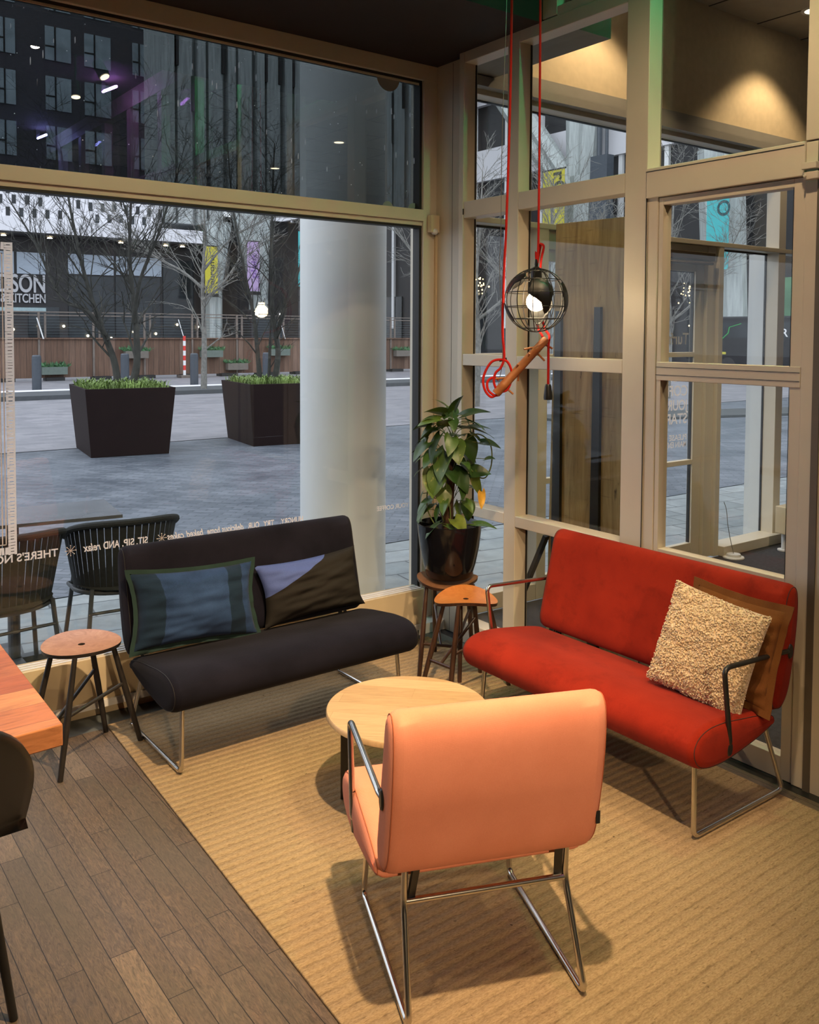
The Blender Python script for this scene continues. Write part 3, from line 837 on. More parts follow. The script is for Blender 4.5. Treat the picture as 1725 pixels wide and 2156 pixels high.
def pad(profile, w, rnd_=.032):
    lp = [(p.x, p.y) for p in spline([(a, b, 0) for a, b in profile], 4, True)]
    secs = []
    for f in (0, .25, .5, .75, 1.0):
        ang = f * pi / 2
        secs.append((-w / 2 + rnd_ * (1 - cos(ang)), rnd_ * (1 - sin(ang))))
    xs = [(x, d) for x, d in secs]
    m = 10
    mid = [(-w / 2 + rnd_ + (w - 2 * rnd_) * i / m, 0) for i in range(m + 1)]
    xs = xs + mid + [(-x, d) for x, d in reversed(secs)]
    mb = MB(); n = len(lp)
    for x, d in xs:
        L_ = inset(lp, d) if d > 1e-6 else lp
        mb.v += [Vector((x, y, z)) for y, z in L_]
    for i in range(len(xs) - 1):
        for k in range(n):
            l = (k + 1) % n
            mb.f.append([i * n + k, i * n + l, (i + 1) * n + l, (i + 1) * n + k]); mb.m.append(0)
    for s_, base, sgn in ((0, 0, 1), (1, (len(xs) - 1) * n, -1)):
        c = sum((mb.v[base + k] for k in range(n)), Vector()) / n
        ci = len(mb.v); mb.v.append(c + Vector((-.004 * sgn, 0, 0)))
        for k in range(n):
            mb.f.append([ci, base + k, base + (k + 1) % n]); mb.m.append(0)
    seam = []
    for sx in (-1, 1):
        q = MB(); q.tube([(sx * (w / 2 - rnd_ * .29), y, z) for y, z in inset(lp, rnd_ * .29 - .0004)], .0013, 6, closed=True); seam.append(q)
    return mb, seam

def lounge(name, w, fab, seamc, legx, arms, **kw):
    t = empty(name, **kw)
    for nm, prof in (('seat', SEAT), ('backrest', BACK)):
        mb, seam = pad(prof, w if nm == 'seat' else w - .01)
        o = mb.build(nm, fab, t, angle=60)
        for q in seam: q.build('seam', seamc, o)
    for sx in (-1, 1):
        x = sx * legx; xt = sx * (legx - .012)
        p = bent([(xt, .505, .262), (x, .52, .020), (x, .0, .020), (xt, .10, .262), (xt * .995, .09, .40)], .028, 6)
        mb = MB(); mb.tube(p, .0085, 12); mb.build('leg_frame', M['chrome'], t)
    for y_, z_ in ((.098, .262), (.47, .252)):
        mb = MB(); mb.tube([(-(legx - .01), y_, z_), (legx - .01, y_, z_)], .0085, 12); mb.build('crossbar', M['chrome'], t)
    for sx in (-1, 1):
        mb = MB(); mb.bar((sx * (legx - .03), .105, .262), (sx * (legx - .04), .075, .38), .02, .008); mb.build('bracket', M['black'], t)
    if arms:
        for sx in (-1, 1):
            x = sx * (w / 2 + .000); xi = sx * (w / 2 - .012)
            p = bent([(xi, .405, .305), (x, .405, .320), (x, .445, .575), (x, .075, .553), (xi, .050, .543)], .032, 6)
            mb = MB(); mb.tube(p, .0085, 12)
            arm = mb.build('armrest', M['chrome'] if arms == 'chrome' or sx == 1 else M['black'], t)  # red sofa: dark reflection in one chrome arm put in as black
            for (y, z) in ((.405, .300), (.055, .548)):
                mb = MB()
                Mx = Matrix.Translation((sx * (w / 2 - .001), y, z)) @ Matrix.Rotation(radians(90), 4, 'Y')
                mb.lathe([(0, .004), (.013, .004), (.015, 0), (.013, -.004), (0, -.004)], n=18, M=Mx @ Matrix.Diagonal((1.8, 1, 1, 1)))
                mb.build('socket', M['black'], arm)
    return t

lounge('lounge_sofa', 1.125, M['blue'], M['gasket'], .505, None, loc=(-1.285, -.305, .0), rz=radians(180.5),
       label='armless dark navy two seat sofa in front of the shop window', cat='sofa')
lounge('lounge_sofa', 1.15, M['red'], M['seam_dark'], .525, 'mixed', loc=(-.092, -1.685, .0), rz=radians(90),
       label='red two seat sofa with metal arms against the door wall', cat='sofa')
pc = lounge('lounge_chair', .562, M['peach'], plain('peach_seam', (.42, .12, .05), .9), .225, 'chrome', loc=(-1.625, -2.390, .0), rz=radians(-22),
       label='peach armchair on steel runners seen from behind', cat='armchair')
mb = MB(); mb.box(.259, .270, .0205, .0225, .434, .466); mb.build('care_tag', M['gasket'], pc, smooth=False, label='small black woven tag')

# cushions ----------------------------------------------------------
def cushion_surface(w, h, t_, pinch=.06, wr=.006, seed=0, sag=0.0, p=4.0, fl=0.0):
    def fn(side):
        def g(u, v):
            a = u * 2 - 1; b = v * 2 - 1
            ea = 1 - abs(a) ** 2.6; eb = 1 - abs(b) ** 2.6
            th = max(0, ea * eb) ** .55 * t_ / 2
            x = a * w / 2 * (1 - pinch * (1 - b * b) * .9)
            z = b * h / 2 * (1 - pinch * (1 - a * a) * .9)
            nz = noise.noise(Vector((a * 1.6 + seed, b * 5 + seed, .3))) * wr * 2.2 * min(1, ea * eb * 5)
            nz += noise.noise(Vector((a * 4 + seed, b * 9 - a * 3, 1.3))) * wr * min(1, ea * eb * 5)
            z -= sag * (1 - a * a) * (1 - b) * .5 * 0
            return (x, -side * (th + (nz if th > 0 else 0)) + noise.noise(Vector((a * 2, b * 2, seed))) * .006, z)
        return g
    return fn

def pillow(name, w, h, t_, mats, face_mat, loc, rot, seed=0, pinch=.07, wr=.006, flange=0.0, flmat=None, nb=36, **kw):
    t = empty(name, loc); t.rotation_euler = rot; tag(t, **kw)
    fn = cushion_surface(w, h, t_, pinch, wr, seed)
    mb = MB()
    for side in (1, -1):
        n0 = len(mb.f)
        mb.grid(fn(side), nb, nb)
        if side == 1 and face_mat:
            k = n0
            for i in range(nb):
                for j in range(nb):
                    mb.m[k] = face_mat((i + .5) / nb, (j + .5) / nb); k += 1
        elif side == -1:
            for k in range(n0, len(mb.f)): mb.m[k] = len(mats) - 1
    mb.build('cover', mats, t, angle=80, weld=True)
    if flange:
        f = MB()
        rr = random.Random(seed)
        N = 88; base = 0; per = []
        for k in range(N):
            s_ = k / N * 4; q = int(s_); u = s_ - q
            a, b = [(-1 + 2 * u, 1), (1, 1 - 2 * u), (1 - 2 * u, -1), (-1, -1 + 2 * u)][q]
            x = a * w / 2 * (1 - pinch * (1 - b * b) * .9); z = b * h / 2 * (1 - pinch * (1 - a * a) * .9)
            n_ = noise.noise(Vector((a * 2, b * 2, seed))) * .006
            dx = max(-1, min(1, a * 1.02)); dz = max(-1, min(1, b * 1.02))
            ox = (a if abs(a) > .98 else 0); oz = (b if abs(b) > .98 else 0)
            wv = noise.noise(Vector((k * .35, seed, 0))) * .010
            per.append(((x * .985, n_, z * .985), (x + (ox if abs(ox) > .5 else 0) * flange, n_ + wv, z + (oz if abs(oz) > .5 else 0) * flange)))
        for yoff in (-.0015, .0015):
            for (a_, b_) in per:
                f.v.append(Vector(a_) + Vector((0, yoff, 0))); f.v.append(Vector(b_) + Vector((0, yoff, 0)))
        for o_ in (0, 2 * N):
            for k in range(N):
                l = (k + 1) % N
                f.f.append([o_ + 2 * k, o_ + 2 * k + 1, o_ + 2 * l + 1, o_ + 2 * l]); f.m.append(0)
        for k in range(N):
            l = (k + 1) % N
            f.f.append([2 * k + 1, 2 * N + 2 * k + 1, 2 * N + 2 * l + 1, 2 * l + 1]); f.m.append(0)
        f.build('flange', flmat, t, angle=80)
    return t

# local -y of a pillow is its front
def fm_blue(u, v): return 1 if (u < .20 or .74 < u < .90) else 0
pillow('scatter_cushion', .535, .305, .165, [M['cush_blue'], M['cush_navy'], M['cush_green']], fm_blue, (-1.575, -.475, .525), (radians(-17), radians(2.5), radians(-2)),
       pinch=.11, seed=2, flange=.016, flmat=M['cush_green'], wr=.006, label='blue patchwork cushion with green edging on the navy sofa', cat='cushion')
def mat_two():
    m, nt, out = nodes('two_tone_cloth'); v = coords(nt); sp = nt.nodes.new('ShaderNodeSeparateXYZ'); L(nt, v, sp.inputs[0])
    e = math_(nt, 'SUBTRACT', sp.outputs[2], math_(nt, 'MULTIPLY', sp.outputs[0], .40))
    st = math_(nt, 'GREATER_THAN', e, .085)
    n = tex_noise(nt, v, 500, 2)
    a = ramp(nt, n, [(.3, (.009, .008, .0075)), (.7, (.017, .015, .013))]); b = ramp(nt, n, [(.3, (.055, .085, .25)), (.7, (.075, .11, .31))])
    bsdf(nt, out, mixc(nt, st, a, b), .85, 0, bump(nt, n, .2, .001), spec=.2)
    return m
M['two'] = mat_two()
pillow('scatter_cushion', .525, .272, .16, [M['two'], M['cush_black']], None, (-1.022, -.475, .512), (radians(-17), radians(-2), radians(1)),
       pinch=.12, seed=5, wr=.006, label='two tone cushion, periwinkle over black, on the navy sofa', cat='cushion')
pl1 = pillow('scatter_cushion', .36, .37, .13, [M['shearling'], M['suede']], None, (-.372, -2.080, .553), (radians(-17), radians(9), radians(-84)),
       seed=8, wr=.004, pinch=.05, label='shaggy cream shearling cushion on the red sofa', cat='cushion')
pillow('scatter_cushion', .335, .34, .07, [M['suede'], M['suede']], None, (-.290, -2.118, .560), (radians(-15), radians(4), radians(-86)),
       seed=11, wr=.006, flange=.022, flmat=M['suede'], label='brown suede cushion behind the shearling one', cat='cushion')
# woolly curls on the shearling face
fn = cushion_surface(.36, .37, .13, .05, .004, 8)(1)
mb = MB(); rr = random.Random(4)
for i in range(4200):
    u, v = rr.random(), rr.random()
    p = Vector(fn(u, v)); p.y -= .002
    r_ = rr.uniform(.003, .0058)
    d = Vector((rr.uniform(-1, 1), rr.uniform(-.6, .1), rr.uniform(-1, 1))).normalized() * r_
    q = Vector((rr.uniform(-1, 1), rr.uniform(-1, .2), rr.uniform(-1, 1))).normalized() * r_
    w_ = d.cross(q).normalized() * r_ * .6
    b = len(mb.v)
    mb.v += [p - d, p + q, p + d, p - q, p + w_ + Vector((0, -r_, 0)), p - w_]
    for f_ in ((0, 1, 4), (1, 2, 4), (2, 3, 4), (3, 0, 4), (1, 0, 5), (2, 1, 5), (3, 2, 5), (0, 3, 5)):
        mb.f.append([b + k for k in f_]); mb.m.append(0)
mb.build('wool_pile', M['shearling'], pl1, angle=180, kind='stuff')

# coffee table --------------------------------------------------------
t = empty('coffee_table', (-1.215, -1.465, 0), radians(-38), label='round light oak coffee table with black steel frame', cat='table')
mb = MB(); mb.lathe([(0, .322), (.279, .322), (.285, .326), (.285, .340), (.282, .344), (0, .344)], n=96)
mb.build('tabletop', M['oak'], t, angle=40)
mb = MB()
for ang in (0,):
    mb.bar((-.222, 0, .012), (-.222, 0, .322), .026, .010, (0, 1, 0)); mb.bar((.215, 0, .012), (.215, 0, .322), .026, .010, (0, 1, 0))
    mb.bar((-.22, 0, .014), (.22, 0, .014), .026, .010); mb.bar((-.22, 0, .317), (.22, 0, .317), .026, .010)
mb.build('leg_frame', M['black'], t, smooth=False)
mb = MB()
mb.bar((0, -.215, .012), (0, -.215, .322), .010, .026, (1, 0, 0)); mb.bar((0, .215, .012), (0, .215, .322), .010, .026, (1, 0, 0))
mb.bar((0, -.22, .026), (0, .22, .026), .026, .010); mb.bar((0, -.22, .307), (0, .22, .307), .026, .010)
mb.build('leg_frame', M['black'], t, smooth=False)

# stools ----------------------------------------------------------------
def stool(loc, rz, h, amp, seatmat, legmat, rx=.147, ry=.150, feet=((.188, .098), (-.188, .098), (-.188, -.098), (.188, -.098)), **kw):
    t = empty('stool', loc, rz, **kw)
    mb = MB(); nr, na = 10, 48
    def zz(x, y): return amp * ((y / ry) ** 2 - (x / rx) ** 2) + .008 * ((x / rx) ** 2 + (y / ry) ** 2)
    top = []; 
    for side in (1, 0):
        for i in range(nr + 1):
            f = .09 + .91 * i / nr
            for k in range(na):
                a = 2 * pi * k / na; x = rx * f * cos(a); y = ry * f * sin(a)
                mb.v.append(Vector((x * (1 if side else .985), y * (1 if side else .985), h + zz(x, y) - (0 if side else .014))))
    W = na
    for s_ in (0, 1):
        o_ = s_ * (nr + 1) * na
        for i in range(nr):
            for k in range(na):
                l = (k + 1) % na
                mb.f.append([o_ + i * W + k, o_ + i * W + l, o_ + (i + 1) * W + l, o_ + (i + 1) * W + k]); mb.m.append(0 if s_ == 0 else 1)
    b2 = (nr + 1) * na
    for k in range(na):
        l = (k + 1) % na
        mb.f.append([k, l, b2 + l, b2 + k]); mb.m.append(1)
        mb.f.append([nr * W + k, nr * W + l, b2 + nr * W + l, b2 + nr * W + k]); mb.m.append(1)
    mb.build('seat', [seatmat, legmat], t, angle=50)
    tops = []
    for (fx, fy) in feet:
        tx, ty = fx * .50, fy * .85
        a = Vector((tx, ty, h + zz(tx, ty) - .012)); b = Vector((fx, fy, 0))
        tops.append((a, b))
        mb = MB(); mb.tube([a, a.lerp(b, .5), b], [.0095, .0125, .0100], 14); mb.build('leg', legmat, t)
    P = lambda i, f: tops[i][0].lerp(tops[i][1], f)
    for (a, b) in ((P(2, .48), P(3, .40)), (P(1, .62), P(2, .62)), (P(0, .36), (P(1, .62) + P(2, .62)) / 2)):
        mb = MB(); mb.cyl(a, b, .0075, n=10); mb.build('stretcher', legmat, t)
    return t

def feet_from(cx, cy, pts): return [(x - cx, y - cy) for x, y in pts]
f1 = feet_from(-2.02, -.435, [(-1.88, -.28), (-2.232, -.416), (-2.149, -.593), (-1.797, -.457)])
stool((-2.025, -.435, 0), 0, .440, .004, M['burl'], M['blackwood'], feet=f1, label='wooden stool with black legs between the corner of the orange table and the navy sofa', cat='stool')
brown = wood('dark_walnut', (.030, .014, .009), (.055, .024, .014), scale=4, axis=2, rough=.4)
stool((-.30, -.555, 0), radians(40), .440, .012, mat_burl('brown_seat', (.10, .045, .02), (.20, .09, .04), (.28, .14, .06)), brown,
      label='dark stool in the corner carrying the potted plant', cat='stool')
stool((-.405, -.82, 0), radians(-37), .428, .017, M['orangewood'], brown, rx=.146, ry=.146, feet=[(x_ * cos(radians(39)) - y_ * sin(radians(39)), x_ * sin(radians(39)) + y_ * cos(radians(39))) for x_, y_ in ((.188, .098), (-.188, .098), (-.188, -.098), (.188, -.098))],
      label='saddle shaped glossy orange wood stool in front of the plant', cat='stool')

# orange table corner at the left edge
t = empty('dining_table', (-2.95, -1.45, 0), label='thick orange acacia wood table cut off at the left edge', cat='table')
mb = MB(); mb.prism([(.474, -.372), (.486, 1.0), (-.5, 1.0), (-.5, -.42)], .690, .742); mb.build('tabletop', M['tabletop'], t, smooth=False, bevel=.003)
for (x, y) in ((.20, .80), (-.42, .8), (-.42, -.34)):
    mb = MB(); mb.box(x - .03, x + .03, y - .03, y + .03, 0, .69); mb.build('leg', M['black'], t, smooth=False)

# black chair at the left edge: only the edge of its shell and a leg are in the picture
t = empty('side_chair', (-2.765, -1.70, 0), radians(2), label='black shell chair at the very left edge of the picture', cat='chair')
def shell(u, v):
    a = u * 2 - 1
    if v < .5:
        s_ = v / .5; y = .42 * (1 - s_); z = .462 - .02 * sin(pi * s_) + .012 * a * a; w_ = .20 + .035 * s_
    else:
        s_ = (v - .5) / .5; y = -.02 - .30 * s_; z = .462 + .36 * s_ ; w_ = .235 * (1 - .10 * s_ - .42 * s_ ** 4)
    return (a * w_, y + .03 * a * a * (1 if v > .5 else 0), z)
mb = MB(); mb.grid(shell, 20, 40)
s_ = mb.build('shell', M['black'], t, angle=80, fix=False); sm = s_.modifiers.new('thick', 'SOLIDIFY'); sm.thickness = .022
for (x, y) in ((.198, -.01), (-.20, -.01), (-.20, .40), (.20, .40)):
    mb = MB(); mb.tube([(x * .72, y * .75 + .03, .44), (x, y, 0)], [.013, .010], 12); mb.build('leg', M['black'], t)

# ---------------------------------------------------------------- plant
t = empty('potted_plant', (-.297, -.565, .4605), label='trailing green and yellow pothos on a moss pole in a glossy black pot', cat='plant')
mb = MB(); mb.lathe([(0, 0), (.100, 0), (.113, .008), (.130, .07), (.146, .15), (.156, .235), (.157, .262), (.152, .264), (.147, .255), (.142, .22), (0, .22)], n=64)
mb.build('pot', M['pot'], t, angle=50)
mb = MB(); mb.lathe([(0, .232), (.07, .236), (.142, .228)], n=30); mb.build('soil', M['soil'], t)
mb = MB(); mb.tube(spline([(-.015, 0, .22), (-.01, 0, .35), (.008, 0, .50), (.028, 0, .66)], 6), [.030 - .0006 * i for i in range(19)], 14); mb.build('moss_pole', M['pole'], t)
Rv = Vector((.802, -.597, 0)); Fv = Vector((.597, .802, 0))
def PV(a, b, z): return Rv * a + Fv * b + Vector((0, 0, z))
def leaf(base, tip_dir, length, width, droop, mat, roll=0.0):
    d = Vector(tip_dir).normalized(); up = Vector((0, 0, 1))
    if abs(d.z) > .95: up = Vector((0, 1, 0))
    sd = d.cross(up).normalized(); nn = sd.cross(d)
    q = Matrix.Rotation(roll, 3, d); sd = q @ sd; nn = q @ nn
    mb = MB(); nu, nv = 10, 6
    def fn(u, v):
        s_ = v * 2 - 1
        wv = width / 2 * (sin(pi * min(1, (u * .93 + .07)) ** .62)) ** .85 if u < 1 else 0
        back = -.12 * length * (1 - u) ** 3 * abs(s_) ** 1.5 * 2
        x = u * length + back
        dz = -droop * u * u * length - .20 * wv * abs(s_) * -1 + .010 * sin(u * 9 + s_ * 2) * length * 4 * .2
        return tuple(Vector(base) + d * x + sd * (s_ * wv) + nn * dz - Vector((0, 0, 1)) * 0)
    mb.grid(fn, nu, nv)
    o = mb.build('leaf', mat, t, angle=180, fix=False)
    return o
# (lateral, depth, height of leaf base ; direction lateral, depth, up ; length, width, roll)
lv = [
 (-.030, .00, .800, -.7, -.3, .30, .13, .075, .5), (-.050, -.02, .770, -1, -.3, .05, .13, .08, -.3), (.015, -.01, .815, .25, -.3, 1, .11, .075, .2),
 (.06, .00, .79, .95, -.2, .45, .15, .070, .4), (.05, -.03, .73, 1, -.35, .10, .19, .105, -.2), (.0, .03, .78, .1, .7, .7, .12, .08, 0),
 (-.06, -.03, .72, -1, -.25, -.25, .16, .085, .4), (-.11, -.04, .66, -.75, -.3, -.55, .13, .07, -.3), (-.05, -.06, .70, -.55, -.4, -.75, .17, .10, .3),
 (-.02, -.07, .62, -.45, -.5, -.80, .17, .115, .1), (.01, -.08, .53, .55, -.6, -.45, .15, .11, .2), (-.05, -.06, .53, -.35, -.5, -.75, .15, .10, -.2),
 (.07, -.02, .67, .5, -.4, -.75, .13, .10, .4), (.08, .0, .60, .45, -.4, -.9, .12, .09, -.2), (.15, -.02, .66, 1, -.3, .05, .11, .07, .3),
 (-.12, -.02, .54, -.85, -.2, -.35, .09, .055, .3), (-.09, -.03, .52, -.1, -.3, -1, .16, .08, .3), (-.13, .0, .41, -.5, -.2, -.85, .07, .035, .3),
 (.10, -.03, .52, .7, -.4, .1, .11, .07, .9), (.085, .0, .36, .2, -.3, -1, .10, .07, .2), (.045, -.01, .36, -.1, -.3, -1, .10, .055, -.3),
 (-.045, -.05, .36, -.5, -.4, -.7, .10, .06, .3), (-.10, -.03, .36, -.7, -.3, -.7, .11, .06, .3), (-.12, .0, .33, -.7, -.2, -.8, .10, .05, -.2),
 (-.05, -.09, .28, -.8, -.4, -.35, .12, .07, .2), (.12, -.06, .27, 1, -.3, .15, .12, .05, .3), (-.02, -.10, .27, .7, -.5, -.15, .07, .05, 0),
 (-.08, .04, .62, -.8, .4, .1, .13, .08, .2), (.05, .05, .60, .8, .5, -.2, .13, .08, 0), (-.03, .06, .50, -.3, .8, -.4, .13, .09, 0),
 (.03, .07, .68, .4, .8, .2, .12, .08, 0), (-.02, -.05, .74, -.25, -.6, .55, .11, .08, .3), (.02, -.06, .66, .1, -.7, -.5, .13, .09, .2),
 (-.07, -.05, .62, -.7, -.5, -.5, .12, .08, -.2), (.17, -.03, .58, .35, -.3, .2, .06, .04, .4), (-.04, -.05, .44, .2, -.5, -.8, .12, .08, .2),
 (.04, -.05, .58, .8, -.5, -.5, .11, .075, .1), (-.01, .02, .82, -.5, .1, .6, .10, .07, .1), (-.09, .0, .75, -.9, 0, -.05, .11, .065, .6),
 (.115, -.04, .505, .25, -.3, -1, .13, .045, 1.0), (.02, -.10, .30, .8, -.5, -.55, .095, .085, .3)]
for i, (a, b, z, da, db, dz, ln, wd, rl) in enumerate(lv):
    ln *= .86; wd *= 1.10
    d = PV(da, db, dz)
    base = PV(a, b, z)
    mt = M['leaf']
    if i == len(lv) - 2: mt = M['leaf']
    if i == len(lv) - 1: mt = M['rimleaf']
    leaf(base, d, ln, wd, .35, mt, rl)
    root = PV(a * .12 + .012, b * .1, max(.24, z - abs(a) * .5 - .05))
    mb = MB(); mb.tube(spline([root, PV(a * .55, b * .6, z - .01), base + d.normalized() * .004], 5), .0018, 6); mb.build('petiole', M['stem'], t)
rl_ = random.Random(77)
for k in range(16):
    ang = rl_.uniform(0, 2 * pi); z = rl_.uniform(.34, .80); rad = .05 + .06 * sin(pi * (z - .2) / .7)
    a, b = rad * cos(ang) * 1.1, rad * sin(ang) * .8 - .01
    d = PV(cos(ang) * .8, sin(ang) * .6 - .2, rl_.uniform(-.9, .2)); ln = rl_.uniform(.07, .11)
    base = PV(a + .01, b, z)
    leaf(base, d, ln, ln * .68, .35, M['leaf'], rl_.uniform(-.4, .4))
    mb = MB(); mb.tube(spline([PV(.01, 0, z - .07), PV(a * .5, b * .5, z - .01), base], 4), .0017, 6); mb.build('petiole', M['stem'], t)
yl = leaf(PV(.150, -.052, .425), PV(.05, -.2, -1), .085, .040, .2, M['yellowleaf'], 1.0); yl['label'] = 'yellow dying leaf'
for k, pts in enumerate((
    [PV(.02, 0, .62), PV(.12, -.02, .70), PV(.19, -.03, .66), PV(.20, -.03, .56), PV(.17, -.03, .49), PV(.12, -.03, .50)],
    [PV(.02, 0, .60), PV(.07, -.02, .56), PV(.11, -.04, .52)],
    [PV(-.02, -.02, .25), PV(-.05, -.04, .36), PV(-.03, -.04, .50), PV(-.04, -.03, .62)],
    [PV(-.06, -.03, .24), PV(-.11, -.02, .34), PV(-.10, -.02, .48), PV(-.06, -.02, .60)],
    [PV(.0, -.05, .24), PV(.0, -.06, .34), PV(-.02, -.05, .46), PV(-.01, -.04, .55)])):
    mb = MB(); mb.tube(spline(pts, 7), .0032, 8); mb.build('vine', M['stem'], t)

# ---------------------------------------------------------------- globe pendant, branch, cables
GC = Vector((-.352, -1.199, 1.790)); GR = .1335
t = empty('globe_pendant_lamp', tuple(GC), radians(-20), label='black wire globe pendant lamp with continent plates and a lit bulb', cat='lamp')
mb = MB(); rw = .0021
for k in range(6):
    a = pi * k / 6
    mb.tube([(GR * cos(q) * cos(a), GR * cos(q) * sin(a), GR * sin(q)) for q in [2 * pi * i / 48 for i in range(48)]], rw, 6, closed=True)
for la in (-62, -36, -12, 14, 40, 66):
    rr_ = GR * cos(radians(la)); z = GR * sin(radians(la))
    mb.tube([(rr_ * cos(2 * pi * i / 44), rr_ * sin(2 * pi * i / 44), z) for i in range(44)], rw, 6, closed=True)
mb.build('wire_cage', M['black'], t)
def sph(lon, lat, r=GR + .001):
    return Vector((r * cos(radians(lat)) * cos(radians(lon)), r * cos(radians(lat)) * sin(radians(lon)), r * sin(radians(lat))))
def plate(poly):
    """continent plate: polygon in lon/lat, filled, lying on the sphere"""
    bm = bmesh.new()
    vs = [bm.verts.new((x, y, 0)) for x, y in poly]
    bm.faces.new(vs)
    bmesh.ops.triangulate(bm, faces=bm.faces)
    bmesh.ops.subdivide_edges(bm, edges=bm.edges, cuts=3, use_grid_fill=True)
    bmesh.ops.triangulate(bm, faces=bm.faces)
    m_ = MB()
    bm.verts.index_update()
    m_.v = [sph(v.co.x, v.co.y) for v in bm.verts]
    m_.f = [[v.index for v in f.verts] for f in bm.faces]; m_.m = [0] * len(m_.f)
    bm.free()
    o = m_.build('continent_plate', M['black'], t, angle=180)
    s2 = o.modifiers.new('thick', 'SOLIDIFY'); s2.thickness = .0012
    return o
# longitude that faces the camera (local frame is turned by -20 deg)
camdir = Vector((-3.05, -3.93, 1.65)) - GC
L0 = math.degrees(atan2(camdir.y, camdir.x)) + 20
def rel(poly, dl=0, s=1): return [(L0 + dl + x * s, y) for x, y in poly]
africa = [(-18, 26), (-14, 38), (-2, 43), (8, 40), (20, 36), (28, 24), (30, 12), (26, 2), (24, -8), (20, -22), (14, -27), (10, -20), (6, -6), (-4, 2), (-12, 6), (-18, 14)]
plate(rel(africa, 3))
plate(rel([(-75, 20), (-70, 40), (-55, 55), (-35, 58), (-26, 46), (-34, 36), (-48, 30), (-55, 18), (-66, 10)], 0))
plate(rel([(-88, -2), (-72, -8), (-62, -18), (-56, -34), (-64, -46), (-78, -38), (-88, -20)], 0))
plate(rel([(55, 10), (60, 30), (72, 34), (84, 26), (88, 8), (80, -8), (76, -20), (66, -24), (60, -8)], 0))
plate(rel([(150, 10), (160, -4), (176, -10), (192, -14), (190, -34), (178, -50), (164, -46), (156, -28), (146, -10)], 0))
plate(rel([(205, 50), (225, 58), (250, 55), (262, 42), (250, 30), (232, 22), (214, 32)], 0))
mb = MB(); mb.lathe([(0, .172), (.006, .172), (.008, .150), (.007, .142), (.022, .134), (.0235, .10), (.0235, .055), (.020, .05), (0, .05)], n=24); mb.build('lamp_holder', M['black'], t, angle=40)
mb = MB(); mb.sphere((0, 0, -.006), .041, 28, 18); mb.cyl((0, 0, .03), (0, 0, .055), .018)
mb.build('bulb', M['bulb'], t)
mb = MB(); K = Vector((-.346, -1.203, 2.027)) - GC
Rz = Matrix.Rotation(radians(20), 4, 'Z')
K = Rz @ K
up = Rz @ (Vector((-.356, -1.195, 3.97)) - GC)
mb.tube(spline([up, up.lerp(K, .5) + Vector((.004, 0, 0)), K, (K + Vector((0, 0, .170))) / 2 + Vector((-.006, 0, -.0)), Vector((0, 0, .165))], 6), .0052, 8); mb.build('cable', M['cord'], t)

def W(p): return Vector(p)
# loop of red cable with socket plug, tied to the pendant's knot
t = empty('extension_cable', (-.346, -1.212, 2.027), label='red textile cable looped behind the globe lamp, ending in a black socket', cat='cable')
o_ = Vector((-.346, -1.212, 2.027))
pts = [(-.346, -1.212, 2.027), (-.333, -1.222, 2.015), (-.290, -1.165, 1.965), (-.225, -1.095, 1.90), (-.205, -1.080, 1.76), (-.245, -1.145, 1.675), (-.297, -1.225, 1.640), (-.312, -1.236, 1.600), (-.313, -1.238, 1.50), (-.313, -1.238, 1.435)]
mb = MB(); mb.tube(spline([Vector(p) - o_ for p in pts], 7), .0054, 8); mb.build('cable', M['cord'], t)
pts = [(-.343, -1.214, 2.022), (-.310, -1.165, 1.965), (-.245, -1.085, 1.90), (-.232, -1.068, 1.76), (-.270, -1.13, 1.675), (-.322, -1.205, 1.645), (-.326, -1.216, 1.632)]
mb = MB(); mb.tube(spline([Vector(p) - o_ for p in pts], 7), .0054, 8); mb.build('cable', M['cord'], t)
mb = MB(); mb.lathe([(0, 0), (.018, 0), (.019, .012), (.0185, .02), (.014, .058), (.010, .066), (0, .066)], (Vector((-.313, -1.238, 1.369)) - o_), n=18); mb.build('socket', M['black'], t, angle=40)

# hanging branch with pegs
t = empty('hanging_branch', (-.40, -1.165, 1.51), label='bare orange wooden pole with pegs hanging aslant below the globe lamp', cat='perch')
o_ = Vector((-.40, -1.165, 1.51))
A = Vector((-.311, -1.262, 1.628)) - o_; B = Vector((-.485, -1.098, 1.392)) - o_
A = Vector((-.315, -1.227, 1.628)) - o_
mb = MB(); dd = (B - A)
mb.tube([A + dd * f for f in (0, .02, .18, .19, .2, .5, .83, .84, .85, .985, 1)], [.013, .0175, .0175, .0185, .0175, .0185, .0195, .0205, .0195, .0195, .0165], 18)
mb.build('pole', M['branch'], t, angle=50)
for (a, b) in (((-.359, -1.193, 1.590), (-.400, -1.180, 1.583)), ((-.382, -1.176, 1.536), (-.388, -1.20, 1.566)), ((-.422, -1.146, 1.488), (-.424, -1.17, 1.520)),
               ((-.326, -1.218, 1.607), (-.290, -1.238, 1.586)), ((-.348, -1.201, 1.570), (-.318, -1.220, 1.534)), ((-.408, -1.157, 1.495), (-.404, -1.150, 1.447)),
               ((-.455, -1.121, 1.423), (-.428, -1.146, 1.392)), ((-.455, -1.121, 1.460), (-.488, -1.100, 1.457))):
    mb = MB(); mb.cyl(Vector(a) - o_, Vector(b) - o_, .0044, n=10); mb.build('peg', M['branch'], t)
mb = MB(); c = Vector((-.487, -1.096, 1.388)) - o_
mb.cyl(c, c + dd.normalized() * .004, .009, n=14); mb.build('end_screw', M['wire'], t)

